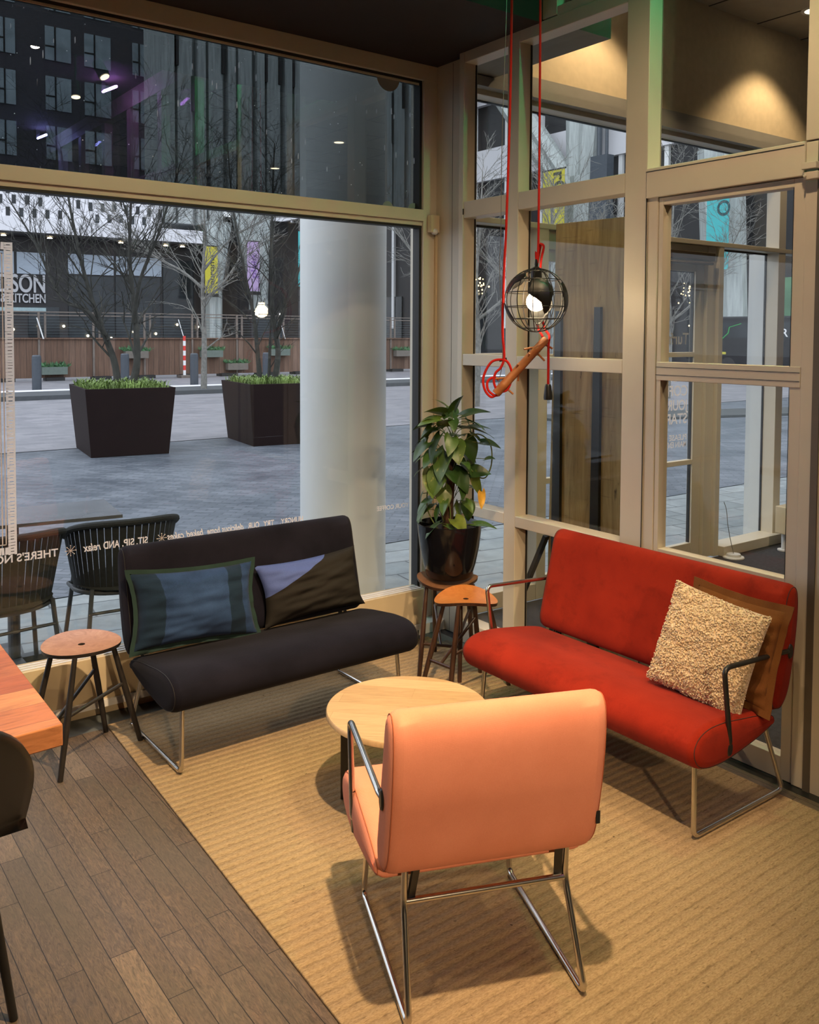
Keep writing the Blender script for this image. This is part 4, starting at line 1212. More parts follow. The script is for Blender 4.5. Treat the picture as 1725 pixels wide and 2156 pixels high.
# steel wire and red cable on the left
t = empty('suspension_wire', (-.452, -1.118, 3.97), label='thin steel wire holding the lower end of the hanging pole', cat='wire')
o_ = Vector((-.452, -1.118, 3.97))
mb = MB(); mb.tube(spline([Vector(p) - o_ for p in ((-.452, -1.118, 3.97), (-.46, -1.118, 3.11), (-.472, -1.11, 2.5), (-.473, -1.108, 2.07), (-.476, -1.105, 1.93), (-.468, -1.112, 1.70), (-.464, -1.116, 1.54), (-.472, -1.108, 1.46), (-.484, -1.102, 1.400))], 6), .0016, 6)
mb.build('wire', M['wire'], t)
t = empty('power_cable', (-.430, -1.128, 3.97), label='red textile cable hanging left of the globe lamp and coiled at its end', cat='cable')
o_ = Vector((-.430, -1.128, 3.97))
mb = MB(); mb.tube(spline([Vector(p) - o_ for p in ((-.430, -1.128, 3.97), (-.441, -1.128, 3.11), (-.446, -1.128, 2.6), (-.455, -1.122, 2.114), (-.463, -1.120, 1.929), (-.467, -1.118, 1.72), (-.466, -1.118, 1.64), (-.459, -1.121, 1.55),
    (-.470, -1.113, 1.505), (-.489, -1.10, 1.48), (-.493, -1.096, 1.44), (-.478, -1.108, 1.405), (-.446, -1.13, 1.412), (-.433, -1.142, 1.473), (-.447, -1.133, 1.525), (-.470, -1.112, 1.538),
    (-.505, -1.088, 1.525), (-.530, -1.070, 1.463), (-.525, -1.074, 1.41), (-.504, -1.088, 1.380), (-.485, -1.10, 1.386))], 8), .0054, 8)
mb.tube(spline([Vector(p) - o_ for p in ((-.475, -1.105, 1.452), (-.492, -1.092, 1.462), (-.515, -1.08, 1.445), (-.514, -1.082, 1.41), (-.495, -1.096, 1.388), (-.478, -1.106, 1.386))], 8), .0054, 8)
mb.build('cable', M['cord'], t)
mb = MB(); c = Vector((-.462, -1.117, 1.537)) - o_; mb.bar(c + Vector((-.014, .008, -.003)), c + Vector((.014, -.008, .004)), .005, .012); mb.build('cable_tie', M['black'], t, smooth=False)

# ================================================================== OUTSIDE
G = -.05
mb = MB(); mb.add([(-60, 1.93, G), (90, 1.93, G), (90, 9.3, G), (-60, 9.3, G)], [(0, 1, 2, 3)]); struct(mb, 'ground_cobbles', M['ground'], smooth=False, fix=False)
mb = MB(); mb.add([(-60, .11, G), (90, .11, G), (90, 1.91, G), (-60, 1.91, G)], [(0, 1, 2, 3)]); struct(mb, 'ground_slabs', M['slabs'], smooth=False, fix=False)
mb = MB(); mb.add([(-60, 9.36, G), (120, 9.36, G), (120, 120, G), (-60, 120, G)], [(0, 1, 2, 3)]); struct(mb, 'ground_paving', M['paving'], smooth=False, fix=False)
mb = MB(); mb.box(-60, 120, .0, 120, -.3, -.058); struct(mb, 'ground_joint', M['gasket'], smooth=False)
mb = MB(); mb.box(-20, 26, 19.1, 19.35, G, .06); mb.box(-20, 26, 19.35, 20.9, G, .05); struct(mb, 'trim_5', plain('dark_kerb', (.055, .06, .065), .6), smooth=False)
mb = MB(); mb.box(-20, 26, 20.9, 21.5, G, .055); struct(mb, 'trim_6', M['panel'], smooth=False)
mb = MB(); mb.prism([(9.5, 9.2), (9.5, 7.9), (30, 1.6), (30, 3.2)], G, .0); struct(mb, 'trim_7', plain('dark_kerb_b', (.05, .055, .055), .6), smooth=False)

# round concrete column just outside the window
t = empty('street_column', (.05, .95, G), label='thick round pale concrete column just outside the shop window', cat='column')
mb = MB(); mb.lathe([(.276, 0), (.276, 7)], n=72); mb.build('shaft', plain('pale_column_plaster', (.60, .61, .60), .6, var=.07, scale=2.5, stretch=(1, 1, .35)), t)

# rope chairs and table on the pavement
def rope_chair(loc, rz, **kw):
    t = empty('rope_armchair', loc, rz, **kw)
    # back is at local -y ; plan curve of the shell
    def rim(u, z, k=1.0):
        a = u * 2 - 1
        return Vector((.275 * k * sin(a * 1.75) / sin(1.5), -.20 * k * cos(a * 1.35) - .0 + .16 * abs(a) ** 2.2, z - .10 * abs(a) ** 3))
    top = [rim(i / 24, .76) for i in range(25)]
    low = [rim(i / 24, .40, .82) + Vector((0, .03, .08 * abs(i / 12 - 1) ** 3)) for i in range(25)]
    mb = MB(); mb.tube(top, .017, 10); mb.build('top_rail', M['rope'], t)
    mb = MB(); mb.tube(low, .013, 10)
    mb.tube([low[0], low[0] + Vector((0, .12, -.01)), Vector((0, .30, .40)), low[-1] + Vector((0, .12, -.01)), low[-1]], .012, 8); mb.build('seat_frame', M['outframe'], t)
    mb = MB(); N = 26
    for i in range(N):
        u0 = (i + .04) / N; u1 = (i + .92) / N
        a0, a1 = [rim(u0, .755), rim(u1, .755)]; b0 = rim(u0, .40, .82) + Vector((0, .03, 0)); b1 = rim(u1, .40, .82) + Vector((0, .03, 0))
        b0.z += .1 * abs(u0 * 2 - 1) ** 3; b1.z += .1 * abs(u1 * 2 - 1) ** 3
        n_ = Vector((0, .006, 0))
        mb.add([a0, a1, b1, b0, a0 + n_, a1 + n_, b1 + n_, b0 + n_], [(0, 1, 2, 3), (7, 6, 5, 4), (0, 3, 7, 4), (1, 5, 6, 2)])
    mb.build('rope_back', M['rope'], t, smooth=False)
    mb = MB(); mb.sphere((0, .06, .42), .23, 20, 10, (1, 1, .12)); mb.build('seat', M['rope'], t)
    for (x, y) in ((-.20, -.10), (.20, -.10), (-.22, .26), (.22, .26)):
        mb = MB(); mb.tube([(x * .92, y * .9, .42), (x * 1.12, y * 1.15, 0)], .0115, 10); mb.build('leg', M['outframe'], t)
    mb = MB(); mb.tube([(-.205, -.10, .30), (.205, -.10, .30)], .008, 8); mb.build('stretcher', M['outframe'], t)
    return t
rope_chair((-1.50, .60, G), radians(-4), label='charcoal rope armchair on the pavement, partly behind the navy sofa', cat='chair', group='rope armchairs on the pavement')
rope_chair((-2.08, .56, G), radians(6), label='charcoal rope armchair on the pavement nearest the left edge', cat='chair', group='rope armchairs on the pavement')
t = empty('pavement_table', (-1.85, .9, G), label='dark square table on the pavement behind the rope armchairs', cat='table')
mb = MB(); mb.prism([(.36, -.25), (.42, .24), (-.42, .28), (-.42, -.15)], .735, .752); mb.build('tabletop', M['outtable'], t, smooth=False)
mb = MB(); mb.cyl((-.12, 0, .02), (-.12, 0, .735), .03); mb.box(-.35, .1, -.03, .03, 0, .03); mb.box(-.15, -.09, -.25, .25, 0, .03); mb.build('pedestal', M['outframe'], t, smooth=False)

# planters ----------------------------------------------------------
def branchy(t, stems, bark, seed, n_lvl=3, rt=.05, tw=1.0, splay=.55, twig_r=.0045, kind_name='twigs'):
    rr = random.Random(seed); tw_mb = MB()
    for pts, r0 in stems:
        P = spline(pts, 5); n = len(P)
        mb = MB(); r0 *= .85; rs = [.006 + r0 * (1 - .88 * i / (n - 1)) ** 1.25 for i in range(n)]
        mb.tube(P, rs, 9); mb.build('trunk', bark, t)
        def grow(p, d, r, ln, lvl):
            q = p + d * ln
            mid = p.lerp(q, .5) + Vector((rr.uniform(-1, 1), rr.uniform(-1, 1), rr.uniform(-.5, 1))) * ln * .06
            tw_mb.tube([p, mid, q], [r, r * .8, r * .55], 5 if r < .012 else 6, cap=False)
            if lvl <= 0: return
            for k in range(rr.choice((2, 3))):
                f = rr.uniform(.35, 1)
                b = p.lerp(q, f)
                nd = (d + Vector((rr.gauss(0, splay), rr.gauss(0, splay), rr.gauss(.12, splay * .6)))).normalized()
                grow(b, nd, max(r * .5, twig_r * .45), ln * rr.uniform(.5, .8), lvl - 1)
        for i in range(int(n * .22), n, 1):
            for k in range(1 if i < n * .5 else 2):
                tg = (P[min(i + 1, n - 1)] - P[i - 1]).normalized()
                d = (tg * .9 + Vector((rr.gauss(0, .65), rr.gauss(0, .65), rr.uniform(0, .4)))).normalized()
                grow(P[i], d, max(rs[i] * .36, twig_r * .8), rr.uniform(.45, .95) * tw, n_lvl - 1)
    tw_mb.build(kind_name, bark, t, kind='stuff')

def planter(loc, rz, lab):
    t = empty('tree_planter', loc, rz, label=lab, cat='planter')
    mb = MB()
    b, h, H = (.52, .62), (.60, .70), .93
    vs = []
    for (x, y, z) in ((b[0], b[1], 0), (h[0], h[1], H), (h[0] - .03, h[1] - .03, H), (h[0] - .03, h[1] - .03, H - .12)):
        vs += [(-x, -y, z), (x, -y, z), (x, y, z), (-x, y, z)]
    fs = [(3, 2, 1, 0)]
    for l in range(3):
        for k in range(4):
            fs.append((l * 4 + k, l * 4 + (k + 1) % 4, l * 4 + 4 + (k + 1) % 4, l * 4 + 4 + k))
    fs.append((12, 13, 14, 15)); mb.add(vs, fs); mb.build('box', M['planter'], t, smooth=False, bevel=.006)
    return t
def grass_tuft(t, loc, rz, w, d, seed, lab, n=1300, h=.20, mat='grass'):
    o = MB(); rr = random.Random(seed)
    for i in range(n):
        x, y = rr.uniform(-w, w), rr.uniform(-d, d); a = rr.uniform(0, 2 * pi); l = rr.uniform(.5, 1.1) * h; ln = rr.uniform(.2, .8) * l
        dx, dy = cos(a) * ln, sin(a) * ln; sx, sy = -sin(a) * .008, cos(a) * .008
        o.add([(x - sx, y - sy, 0), (x + sx, y + sy, 0), (x + dx * .4 + sx, y + dy * .4 + sy, l * .7), (x + dx * .4 - sx, y + dy * .4 - sy, l * .7), (x + dx, y + dy, l * .85)], [(0, 1, 2, 3), (3, 2, 4)])
    g = o.build('grass', M[mat], None, smooth=False, fix=False, label=lab, cat='grass', kind='stuff'); g.location = loc; g.rotation_euler = (0, 0, rz)
planter((1.26, 8.74, G), radians(-7.7), 'dark brown tapered tree planter, the left one of two on the square')
planter((3.60, 8.62, G), radians(-7.7), 'dark brown tapered tree planter right next to the round column')
grass_tuft(None, (1.26, 8.74, .80), radians(-7.7), .54, .64, 3, 'green grass round the stems in the left tree planter')
grass_tuft(None, (3.60, 8.62, .80), radians(-7.7), .54, .64, 4, 'green grass round the stems in the planter next to the column')
t = empty('bare_tree', (1.36, 8.78, .78), label='bare multi stemmed tree growing from the left planter', cat='tree')
def S(*q): return [Vector((a * .80 + b * .6, -a * .60 + b * .8, z)) for a, b, z in q]
branchy(t, [(S((-.12, 0, 0), (-.20, .05, .45), (-.40, .0, 1.05), (-.58, -.05, 1.7), (-.78, 0, 2.6), (-.95, .1, 3.5)), .062),
            (S((.03, 0, 0), (.13, .05, .40), (.11, .05, 1.1), (.06, 0, 1.8), (.07, .02, 2.6), (.12, .1, 3.6)), .068),
            (S((-.26, .0, .75), (-.52, -.1, 1.15), (-.92, -.05, 1.35), (-1.3, .05, 2.1), (-1.7, .1, 2.75)), .040),
            (S((.10, .0, 1.0), (.25, -.15, 1.6), (.55, -.2, 2.3), (.85, -.25, 3.2)), .034)], M['bark'], 11, 4, tw=.9)
t = empty('bare_tree', (3.62, 8.66, .78), label='bare multi stemmed tree growing from the planter next to the column', cat='tree')
branchy(t, [(S((-.18, 0, 0), (-.22, .0, .5), (-.28, 0, 1.1), (-.42, 0, 1.8), (-.60, 0, 2.8), (-.7, .1, 3.8)), .045),
            (S((.02, 0, 0), (.10, .0, .55), (.02, 0, 1.1), (.0, .0, 2.0), (.02, .0, 3.0), (.05, 0, 3.8)), .056),
            (S((.05, 0, .75), (.30, .0, 1.5), (.55, 0, 2.2), (.75, .1, 3.0)), .034),
            (S((-.05, 0, 0), (-.04, .1, .8), (-.02, .15, 1.3)), .03)], M['bark'], 17, 4, tw=.8)
t = empty('bare_tree', (7.35, 19.75, G), label='slim bare street tree with twigs coloured pale as if streetlit in front of the wooden fence', cat='tree')
branchy(t, [(S((0, 0, 0), (.02, 0, 1.5), (-.02, 0, 3.0), (.05, 0, 4.4), (.0, 0, 6.0)), .105),
            (S((.0, 0, 2.6), (.5, .0, 3.0), (1.1, 0, 3.9), (1.6, 0, 5.2)), .05), (S((0, 0, 2.9), (-.6, 0, 3.4), (-1.5, .1, 3.9), (-2.2, 0, 4.8)), .05), (S((0, 0, 3.4), (.8, 0, 4.3), (2.0, 0, 5.0)), .04)],
        M['bark_pale_lit'], 23, 4, tw=1.5, twig_r=.012)
for (x, y, sd, lab, sc_) in ((10.6, 11.8, 31, 'bare street tree with pale twigs seen through the narrow pane by the corner', 1.0), (16.6, 11.0, 37, 'bare street tree seen through the upper pane of the door', 1.15), (12.7, 11.6, 41, 'bare street tree seen above the leaning board', 1.0)):
    t = empty('bare_tree', (x, y, G), label=lab, cat='tree')
    branchy(t, [(S((0, 0, 0), (.03, 0, 1.5 * sc_), (-.03, 0, 2.8 * sc_), (.05, 0, 4.2 * sc_), (.1, 0, 5.4 * sc_)), .09), (S((.0, 0, 2.0), (.6, .0, 2.5), (1.3, 0, 3.4), (1.8, 0, 4.4)), .045), (S((0, 0, 2.2), (-.7, 0, 2.8), (-1.4, .1, 3.4), (-2.0, 0, 4.3)), .045)],
            M['bark_pale_lit'], sd, 4, tw=1.15, twig_r=.009)
# fairy lights in the trees
def fairy(c, n, w, h, seed, lab):
    rr = random.Random(seed); t = empty('fairy_lights', c, label=lab, cat='lights'); mb = MB()
    for i in range(n): mb.sphere((rr.uniform(-w, w), rr.uniform(-.2, .2), rr.uniform(-h, h)), rr.uniform(.012, .024), 6, 4)
    mb.build('bulbs', M['fairy'], t, kind='stuff')
fairy((10.75, 11.9, 2.75), 26, .22, .22, 1, 'cluster of warm fairy lights beyond the narrow pane by the corner')
fairy((19.5, 12.5, 2.9), 30, .3, .35, 2, 'warm fairy lights beyond the upper field of the glass door')
fairy((20.6, 12.8, 2.0), 26, .5, .25, 3, 'lower string of warm fairy lights beyond the glass door')

# bollards -------------------------------------------------------------
mb0 = MB(); mb0.lathe([(0, 0), (.125, 0), (.125, .95), (.120, .955), (.120, 1.0), (.095, 1.03), (0, 1.035)], n=18)
bo = None
labs = ['grey bollard nearest the left edge of the window', 'grey bollard standing behind the left planter tree', 'grey bollard between the left planter and the slim street tree', 'grey bollard between the slim street tree and the right planter tree', 'grey bollard behind the right planter tree', 'grey bollard right of the round column']
for (x, y), lb in zip(((3.46, 22.1), (6.2, 22.9), (7.66, 23.2) if False else (8.2, 22.4), (9.88, 23.7) if False else (10.7, 22.4), (13.0, 22.4), (14.31, 19.05)), labs):
    if bo is None: o = bo = mb0.build('bollard', M['bollard'], angle=30)
    else: o = bo.copy(); COL.objects.link(o)
    o.location = (x, y, G); tag(o, lb, 'bollard', 'bollards along the street')

# wooden fence with wire mesh on top ------------------------------------
FY = 28.0
t = empty('street_fence', (0, FY, G), label='long brown plank fence with wire mesh above across the street', cat='fence')
mb = MB(); mb.box(-8, 21, -.03, .03, .10, 1.42); mb.box(-8, 21, -.10, .05, 1.42, 1.47); mb.build('boards', M['fence_wood'], t, smooth=False)
mb = MB()
for x in [(-7.8 + 1.83 * i) for i in range(16)]: mb.box(x - .035, x + .035, -.07, -.02, .0, 2.36); mb.box(x + .18, x + .24, -.07, -.02, 1.42, 2.30)
for z in (2.22, 2.33): mb.box(-8, 21, -.05, -.01, z, z + .035)
mb.build('post', M['steel'], t, smooth=False)
mb = MB()
for i in range(7): mb.box(-8, 21, -.03, -.022, 1.52 + i * .10, 1.528 + i * .10)
mb.build('mesh_wire', plain('mesh_wire', (.10, .12, .13), .5, .5), t, smooth=False)
mb = MB()
for i in range(17): mb.box(-6 + 1.6 * i, -5.4 + 1.6 * i, -.25, .25, 0, .12)
mb.build('foot_block', M['gasket'], t, smooth=False)
for i, x in enumerate((4.95, 9.95, 14.2)):
    mb = MB(); mb.bar((x, FY - .08, 2.1), (x + .18, FY - .18, 1.38), .10, .02); o = mb.build('warning_strip', M['white'], smooth=False)
    tag(o, ['white slanted strip on the fence mesh near the left edge', 'white slanted strip on the fence mesh left of the slim street tree', 'white slanted strip on the fence mesh by the planter next to the column'][i], 'strip', 'white strips on the fence mesh')
# hanging flower boxes
hb = [((5.45, .40), 'left of the left planter, low on the fence'), ((8.3, .92), 'high on the fence behind the left planter tree'), ((11.2, .92), 'high on the fence right of the slim street tree'), ((12.25, .42), 'low on the fence by the right planter'), ((14.1, .95), 'high on the fence behind the right planter tree'), ((20.2, .85), 'on the fence right of the round column')]
for i, ((x, z), w_) in enumerate(hb):
    t = empty('flower_box', (x, FY - .2, z + G), label='grey wooden flower box ' + w_, cat='flower box', group='flower boxes on the fence')
    mb = MB(); mb.box(-.42, .42, -.13, .13, -.18, .08); mb.build('box', plain('grey_box', (.15, .13, .11), .8) if i % 2 else plain('green_grey_box', (.12, .15, .13), .8), t, smooth=False)
    rr = random.Random(50 + i); mb = MB()
    for k in range(160):
        x_, y_ = rr.uniform(-.42, .45), rr.uniform(-.13, .1); a = rr.uniform(0, 2 * pi); l = rr.uniform(.06, .24)
        mb.add([(x_, y_, .06), (x_ + .03, y_, .06), (x_ + cos(a) * l, y_ + sin(a) * l * .4, .08 + l * rr.uniform(.2, 1)), (x_ + cos(a) * l - .03, y_ - .02, .06 + l * .5)], [(0, 1, 2, 3)])
    mb.build('foliage', M['fern'], t, smooth=False, fix=False, kind='stuff')
# red and white pole
t = empty('barrier_pole', (10.0, FY - .5, G), label='red and white striped barrier pole in front of the fence', cat='pole')
for k in range(8):
    mb = MB(); mb.box(-.045, .045, -.02, .02, .1 + k * .18, .28 + k * .18); mb.build('stripe', M['redpaint'] if k % 2 else M['white'], t, smooth=False)
mb = MB(); mb.box(-.2, .2, -.2, .2, 0, .1); mb.build('foot', M['steel'], t, smooth=False)

# restaurant across the street -------------------------------------------
t = empty('restaurant_building', (0, 45, G), label='restaurant with dark glass front, white canopy and a white perforated upper wall', cat='building')
mb = MB(); mb.box(-14, 18.9, 2.0, 2.4, 0, 6.75); mb.build('dark_front', M['darkbld'], t, smooth=False)
mb = MB(); mb.box(-14, 18.43, 0, 2.4, 6.78, 7.50); mb.build('canopy', M['panel'], t, smooth=False)
mb = MB(); mb.box(-14, 18.40, .1, 2.3, 6.70, 6.79); mb.build('canopy_soffit', M['darkbld'], t, smooth=False)
mb = MB(); mb.box(-14, 16.6, 1.4, 2.4, 7.50, 10.1); mb.build('perforated_wall', M['panel'], t, smooth=False)
mb = MB(); rr = random.Random(5)
for i in range(46):
    for k in range(4):
        if rr.random() < .72:
            x = -13 + i * .66 + (k % 2) * .3; z = 7.72 + k * .60 + rr.uniform(-.06, .06)
            mb.box(x, x + .20, 1.37, 1.42, z, z + .46)
mb.build('slot_window', M['shopglass'], t, smooth=False, kind='stuff')
for i, (x0_, x1_, z0_, z1_, mt) in enumerate(((7.6, 8.6, 4.75, 5.9, 'blind'), (8.75, 10.2, 4.75, 5.9, 'blind') , (11.4, 13.9, 4.85, 5.95, 'blind'), (14.05, 16.7, 4.9, 5.95, 'blind'), (-3, 7.4, 4.75, 5.9, 'blind'), (11.4, 13.9, 1.2, 4.75, 'shopglass'), (14.0, 16.6, 1.2, 4.8, 'shopglass'), (16.8, 18.7, 1.2, 5.9, 'shopglass'), (9.3, 10.9, .3, 3.0, 'shopglass'))):
    mb = MB(); mb.box(x0_, x1_, 1.94, 2.0, z0_, z1_); mb.build('window', M[mt], t, smooth=False)
mb = MB(); mb.box(6.0, 10.2, 1.92, 1.99, 2.75, 2.95); mb.build('ledge', plain('pale_blue_ledge', (.30, .40, .42), .6), t, smooth=False)
def far_text(s, x, z, size, sx, **kw):
    return text_obj(s, 'lettering', M['lettering'], Matrix.Translation((x, 1.90, z)) @ Matrix.Rotation(radians(90), 4, 'X'), size, .02, t, align='RIGHT', sx=sx, **kw)
far_text('HUDSON', 9.86 / .62, 3.88, 1.22, .62) if False else None
o = text_obj('HUDSON', 'lettering', M['lettering'], Matrix.Translation((10.2, 1.90, 3.78)) @ Matrix.Rotation(radians(90), 4, 'X'), 1.32, .045, t, align='RIGHT', sx=.66)
o = text_obj('BAR & KITCHEN', 'lettering', M['lettering'], Matrix.Translation((10.2, 1.90, 3.22)) @ Matrix.Rotation(radians(90), 4, 'X'), .66, .03, t, align='RIGHT', sx=.68)
for i, x in enumerate((2.5, 7.9, 10.2, 14.0, 16.6, 17.6)):
    mb = MB(); mb.lathe([(0, 0), (.14, 0), (.10, .05), (0, .05)], (x, 1.0, 6.62), n=12); mb.build('canopy_light', M['lampglow'], t, smooth=False)
rr = random.Random(12)
for i in range(9):
    x = 8.5 + i * 1.3; z = rr.uniform(1.3, 2.3)
    mb = MB(); mb.sphere((x, 1.85, z), .07, 8, 6); mb.build('shop_lamp', M['lampglow'], t, smooth=False)

# concrete tower with fluted front and slanted legs ------------------------
t = empty('concrete_tower', (0, 46, G), label='tall grey fluted concrete tower standing on slanted columns', cat='building')
mb = MB(); x = 16.7; k = 0
while x < 38.5:
    w_ = (.5, .22, .9, .3)[k % 4]; mb.box(x, x + w_, (.0, .5, .12, .6)[k % 4], 3.5, 8.0 if x < 20 else 9.4, 46); x += w_; k += 1
mb.build('fluted_wall', M['concrete_dk'], t, smooth=False)
mb = MB(); rr = random.Random(9)
for i in range(22):
    x = 17.3 + i * .95; z = 9.5 + rr.choice((0, 2.5, 5, 7.5, 10)); mb.box(x, x + .16, -.04, .3, z, z + rr.uniform(1.8, 3.5))
mb.build('slot_window', M['gasket'], t, smooth=False, kind='stuff')
for (xa, xb, xta, xtb, zt) in ((19.15, 19.95, 19.0, 20.6, 8.2), (22.0, 23.0, 20.6, 23.2, 9.6)):
    mb = MB()
    def lvl(z, f): 
        a = xa + (xta - xa) * f; b = xb + (xtb - xb) * f
        return [(a, -.3, z), (a + (b - a) * .3, -.55, z), (a + (b - a) * .5, -.42, z), (a + (b - a) * .7, -.6, z), (b, -.3, z), (b, .3, z), (a, .3, z)]
    vs = lvl(0, 0) + lvl(4.2, 0) + lvl(zt, 1); n = 7
    mb.add(vs, [[i + l * n, (i + 1) % n + l * n, (i + 1) % n + (l + 1) * n, i + (l + 1) * n] for l in (0, 1) for i in range(n)])
    mb.build('slanted_column', M['concrete'], t, smooth=False)
mb = MB(); mb.box(18.9, 27, 3.0, 3.4, 0, 9.0); mb.build('dark_base', M['darkbld'], t, smooth=False)

# banners
def banner(name_lab, x, y, z0, z1, w, mt, word, wordmat, parent_rz=0.0):
    t = empty('banner', (x, y, z0), parent_rz, label=name_lab, cat='banner')
    mb = MB(); mb.box(-w / 2, w / 2, -.015, .015, 0, z1 - z0); mb.build('cloth', M[mt], t, smooth=False)
    mb = MB(); mb.box(-w / 2 - .05, w / 2 + .05, -.03, .03, z1 - z0, z1 - z0 + .06); mb.box(-w / 2 - .05, w / 2 + .05, -.03, .03, -.22, -.03); mb.build('rod', M['gasket'], t, smooth=False)
    if word:
        text_obj(word, 'lettering', wordmat, Matrix.Translation((w * .22, -.022, (z1 - z0) * .5)) @ Matrix.Rotation(radians(90), 4, 'X') @ Matrix.Rotation(radians(90), 4, 'Z'), w * .62, 0, t, align='CENTER', sx=(z1 - z0) / (w * .62) / max(1, len(word)) * 1.25)
dk = plain('banner_ink', (.05, .05, .02), .7)
banner('yellow street banner on a concrete column beside the slim street tree', 18.95, 45.0, 3.9, 6.6, .78, 'yellow', 'euroma', dk)
banner('lilac street banner between two concrete columns', 21.65, 45.0, 4.1, 7.05, .82, 'lilac', 'plein', plain('lilac_ink', (.22, .12, .35), .7))
banner('teal street banner beside the round column', 25.1, 45.0, 4.5, 7.9, .75, 'teal', None, None)

# dark apartment block far behind -----------------------------------------
t = empty('apartment_block', (0, 70, G), label='dark brick apartment block with large windows high above the restaurant', cat='building')
mb = MB(); mb.box(-10, 26, 0, 4, 0, 40); mb.build('wall', M['brick_dk'], t, smooth=False)
for fl in range(8):
    zb = 11.3 + fl * 3.85
    for (xa, xb) in ((9.2, 11.4), (12.9, 14.2), (16.4, 18.35), (19.4, 21.5), (23.3, 24.7)):
        mb = MB(); mb.box(xa, xb, -.08, .02, zb, zb + 2.6); o = mb.build('window', M['winglass'], t, smooth=False)
        mb = MB(); mb.box(xa + (xb - xa) * .35, xa + (xb - xa) * .35 + .12, -.12, -.08, zb, zb + 2.6); mb.box(xa, xa + (xb - xa) * .35, -.12, -.08, zb + 1.0, zb + 1.12); mb.build('mullion', M['gasket'], o, smooth=False)

# facade along the side street (runs away from us, x = 40) -----------------
X2 = 40.0
def fy(y): return -3.93 + (y + 3.93) * 1.4326
def fz(z): return 1.65 + (z - 1.65) * 1.4326
t = empty('side_street_building', (0, 0, 0), label='office building with white bands, dark glass and slanted concrete struts along the side street', cat='building')
mb = MB(); mb.box(X2 + .3, X2 + 5, fy(8), fy(54), G, 34); mb.build('dark_wall', M['darkbld'], t, smooth=False)
for k in range(5):
    z0_ = fz(9.25) + k * 5.4
    mb = MB(); mb.box(X2 - .1, X2 + .4, fy(8), fy(54), z0_, z0_ + 2.2); mb.build('white_band', M['panel'], t, smooth=False)
mb = MB()
for i in range(18): mb.box(X2 + .1, X2 + .32, fy(12) + i * 3.4, fy(12) + i * 3.4 + .3, 2, 32)
mb.build('mullion', M['white'], t, smooth=False)
for i in range(10):
    mb = MB(); mb.box(X2 + .2, X2 + .28, fy(12) + i * 5.2, fy(12) + i * 5.2 + 3.6, G + .3, 4.6)
    mb.build('shop_window', M['shopglass'] if i % 3 else plain('green_lit_shop', (.10, .22, .12), .5, var=.4, scale=.8), t, smooth=False)
def strut(y0, z0, y1, z1, w0, w1, xo=-1.2):
    mb = MB(); y0, y1, z0, z1 = fy(y0), fy(y1), fz(z0) if z0 > 0 else G, fz(z1)
    prof = [(-.5, .0), (-.5, -.3), (-.22, -.55), (0, -.38), (.22, -.6), (.5, -.3), (.5, 0)]
    vs = [(X2 + xo + b * 1.0 * 1.4, y0 + a * w0, z0) for a, b in prof] + [(X2 + xo + b * 1.4, y1 + a * w1, z1) for a, b in prof]
    n = len(prof); mb.add(vs, [[i, (i + 1) % n, n + (i + 1) % n, n + i] for i in range(n)] + [list(range(n))])
    mb.build('strut', M['concrete'], t, smooth=False)
strut(23.6, 8.0, 28.2, 13.5, 2.3, 2.6); strut(23.0, 8.0, 22.8, 14, 2.0, 3.0, -1.0); strut(23.4, 0, 23.4, 8.4, 2.6, 3.4)
strut(33.5, 6.0, 30.6, 14, 1.6, 2.2); strut(34, 0, 33.5, 6.2, 1.7, 1.6)
strut(15.6, 0, 16.0, 8.5, 2.4, 2.6); strut(16.0, 8.3, 12.5, 14, 2.6, 2.6, -1.0); strut(16.0, 8.3, 19.5, 14, 2.4, 2.6, -.8)
mb = MB(); mb.tube([(X2 - 1.8, fy(21.6), 8), (X2 - 1.8, fy(21.6), 24)], .16, 8); mb.tube([(X2 - 1.8, fy(21.2), 8), (X2 - 1.8, fy(21.2), 24)], .1, 8); mb.box(X2 - 2.1, X2 - 1.5, fy(21.9), fy(21.0), 2.5, 12.2); mb.build('downpipe', M['bollard'], t, smooth=False)
rr = random.Random(21)
for i in range(10):
    mb = MB(); mb.sphere((X2 - .3, fy(rr.uniform(14, 48)), rr.uniform(3.2, 9)), .12, 8, 6); mb.build('facade_lamp', M['lampglow'], t, smooth=False)
def side_banner(lab, y0, y1, z0, z1, mt, word, ink):
    ya, yb = fy(y0), fy(y1); za, zb = fz(z0), fz(z1); w = abs(yb - ya)
    t = empty('banner', (X2 - 3.0, (ya + yb) / 2, za), radians(-90), label=lab, cat='banner')
    mb = MB(); mb.box(-w / 2, w / 2, -.02, .02, 0, zb - za); mb.build('cloth', M[mt], t, smooth=False)
    mb = MB(); mb.box(-w / 2 - .1, w / 2 + .1, -.04, .04, zb - za, zb - za + .08); mb.build('rod', M['gasket'], t, smooth=False)
    text_obj(word, 'lettering', ink, Matrix.Translation((w * -.0, -.03, (zb - za) * .98)) @ Matrix.Rotation(radians(90), 4, 'X') @ Matrix.Rotation(radians(-90), 4, 'Z'), w * .8, 0, t, align='LEFT', sx=1.0)
side_banner('yellow street banner seen above the leaning board', 24.0, 22.75, 5.9, 8.6, 'yellow', 'rO', dk)
side_banner('teal street banner seen through the top of the glass door', 15.75, 14.85, 3.95, 6.9, 'teal', 'RO', plain('teal_ink', (.02, .07, .08), .7))

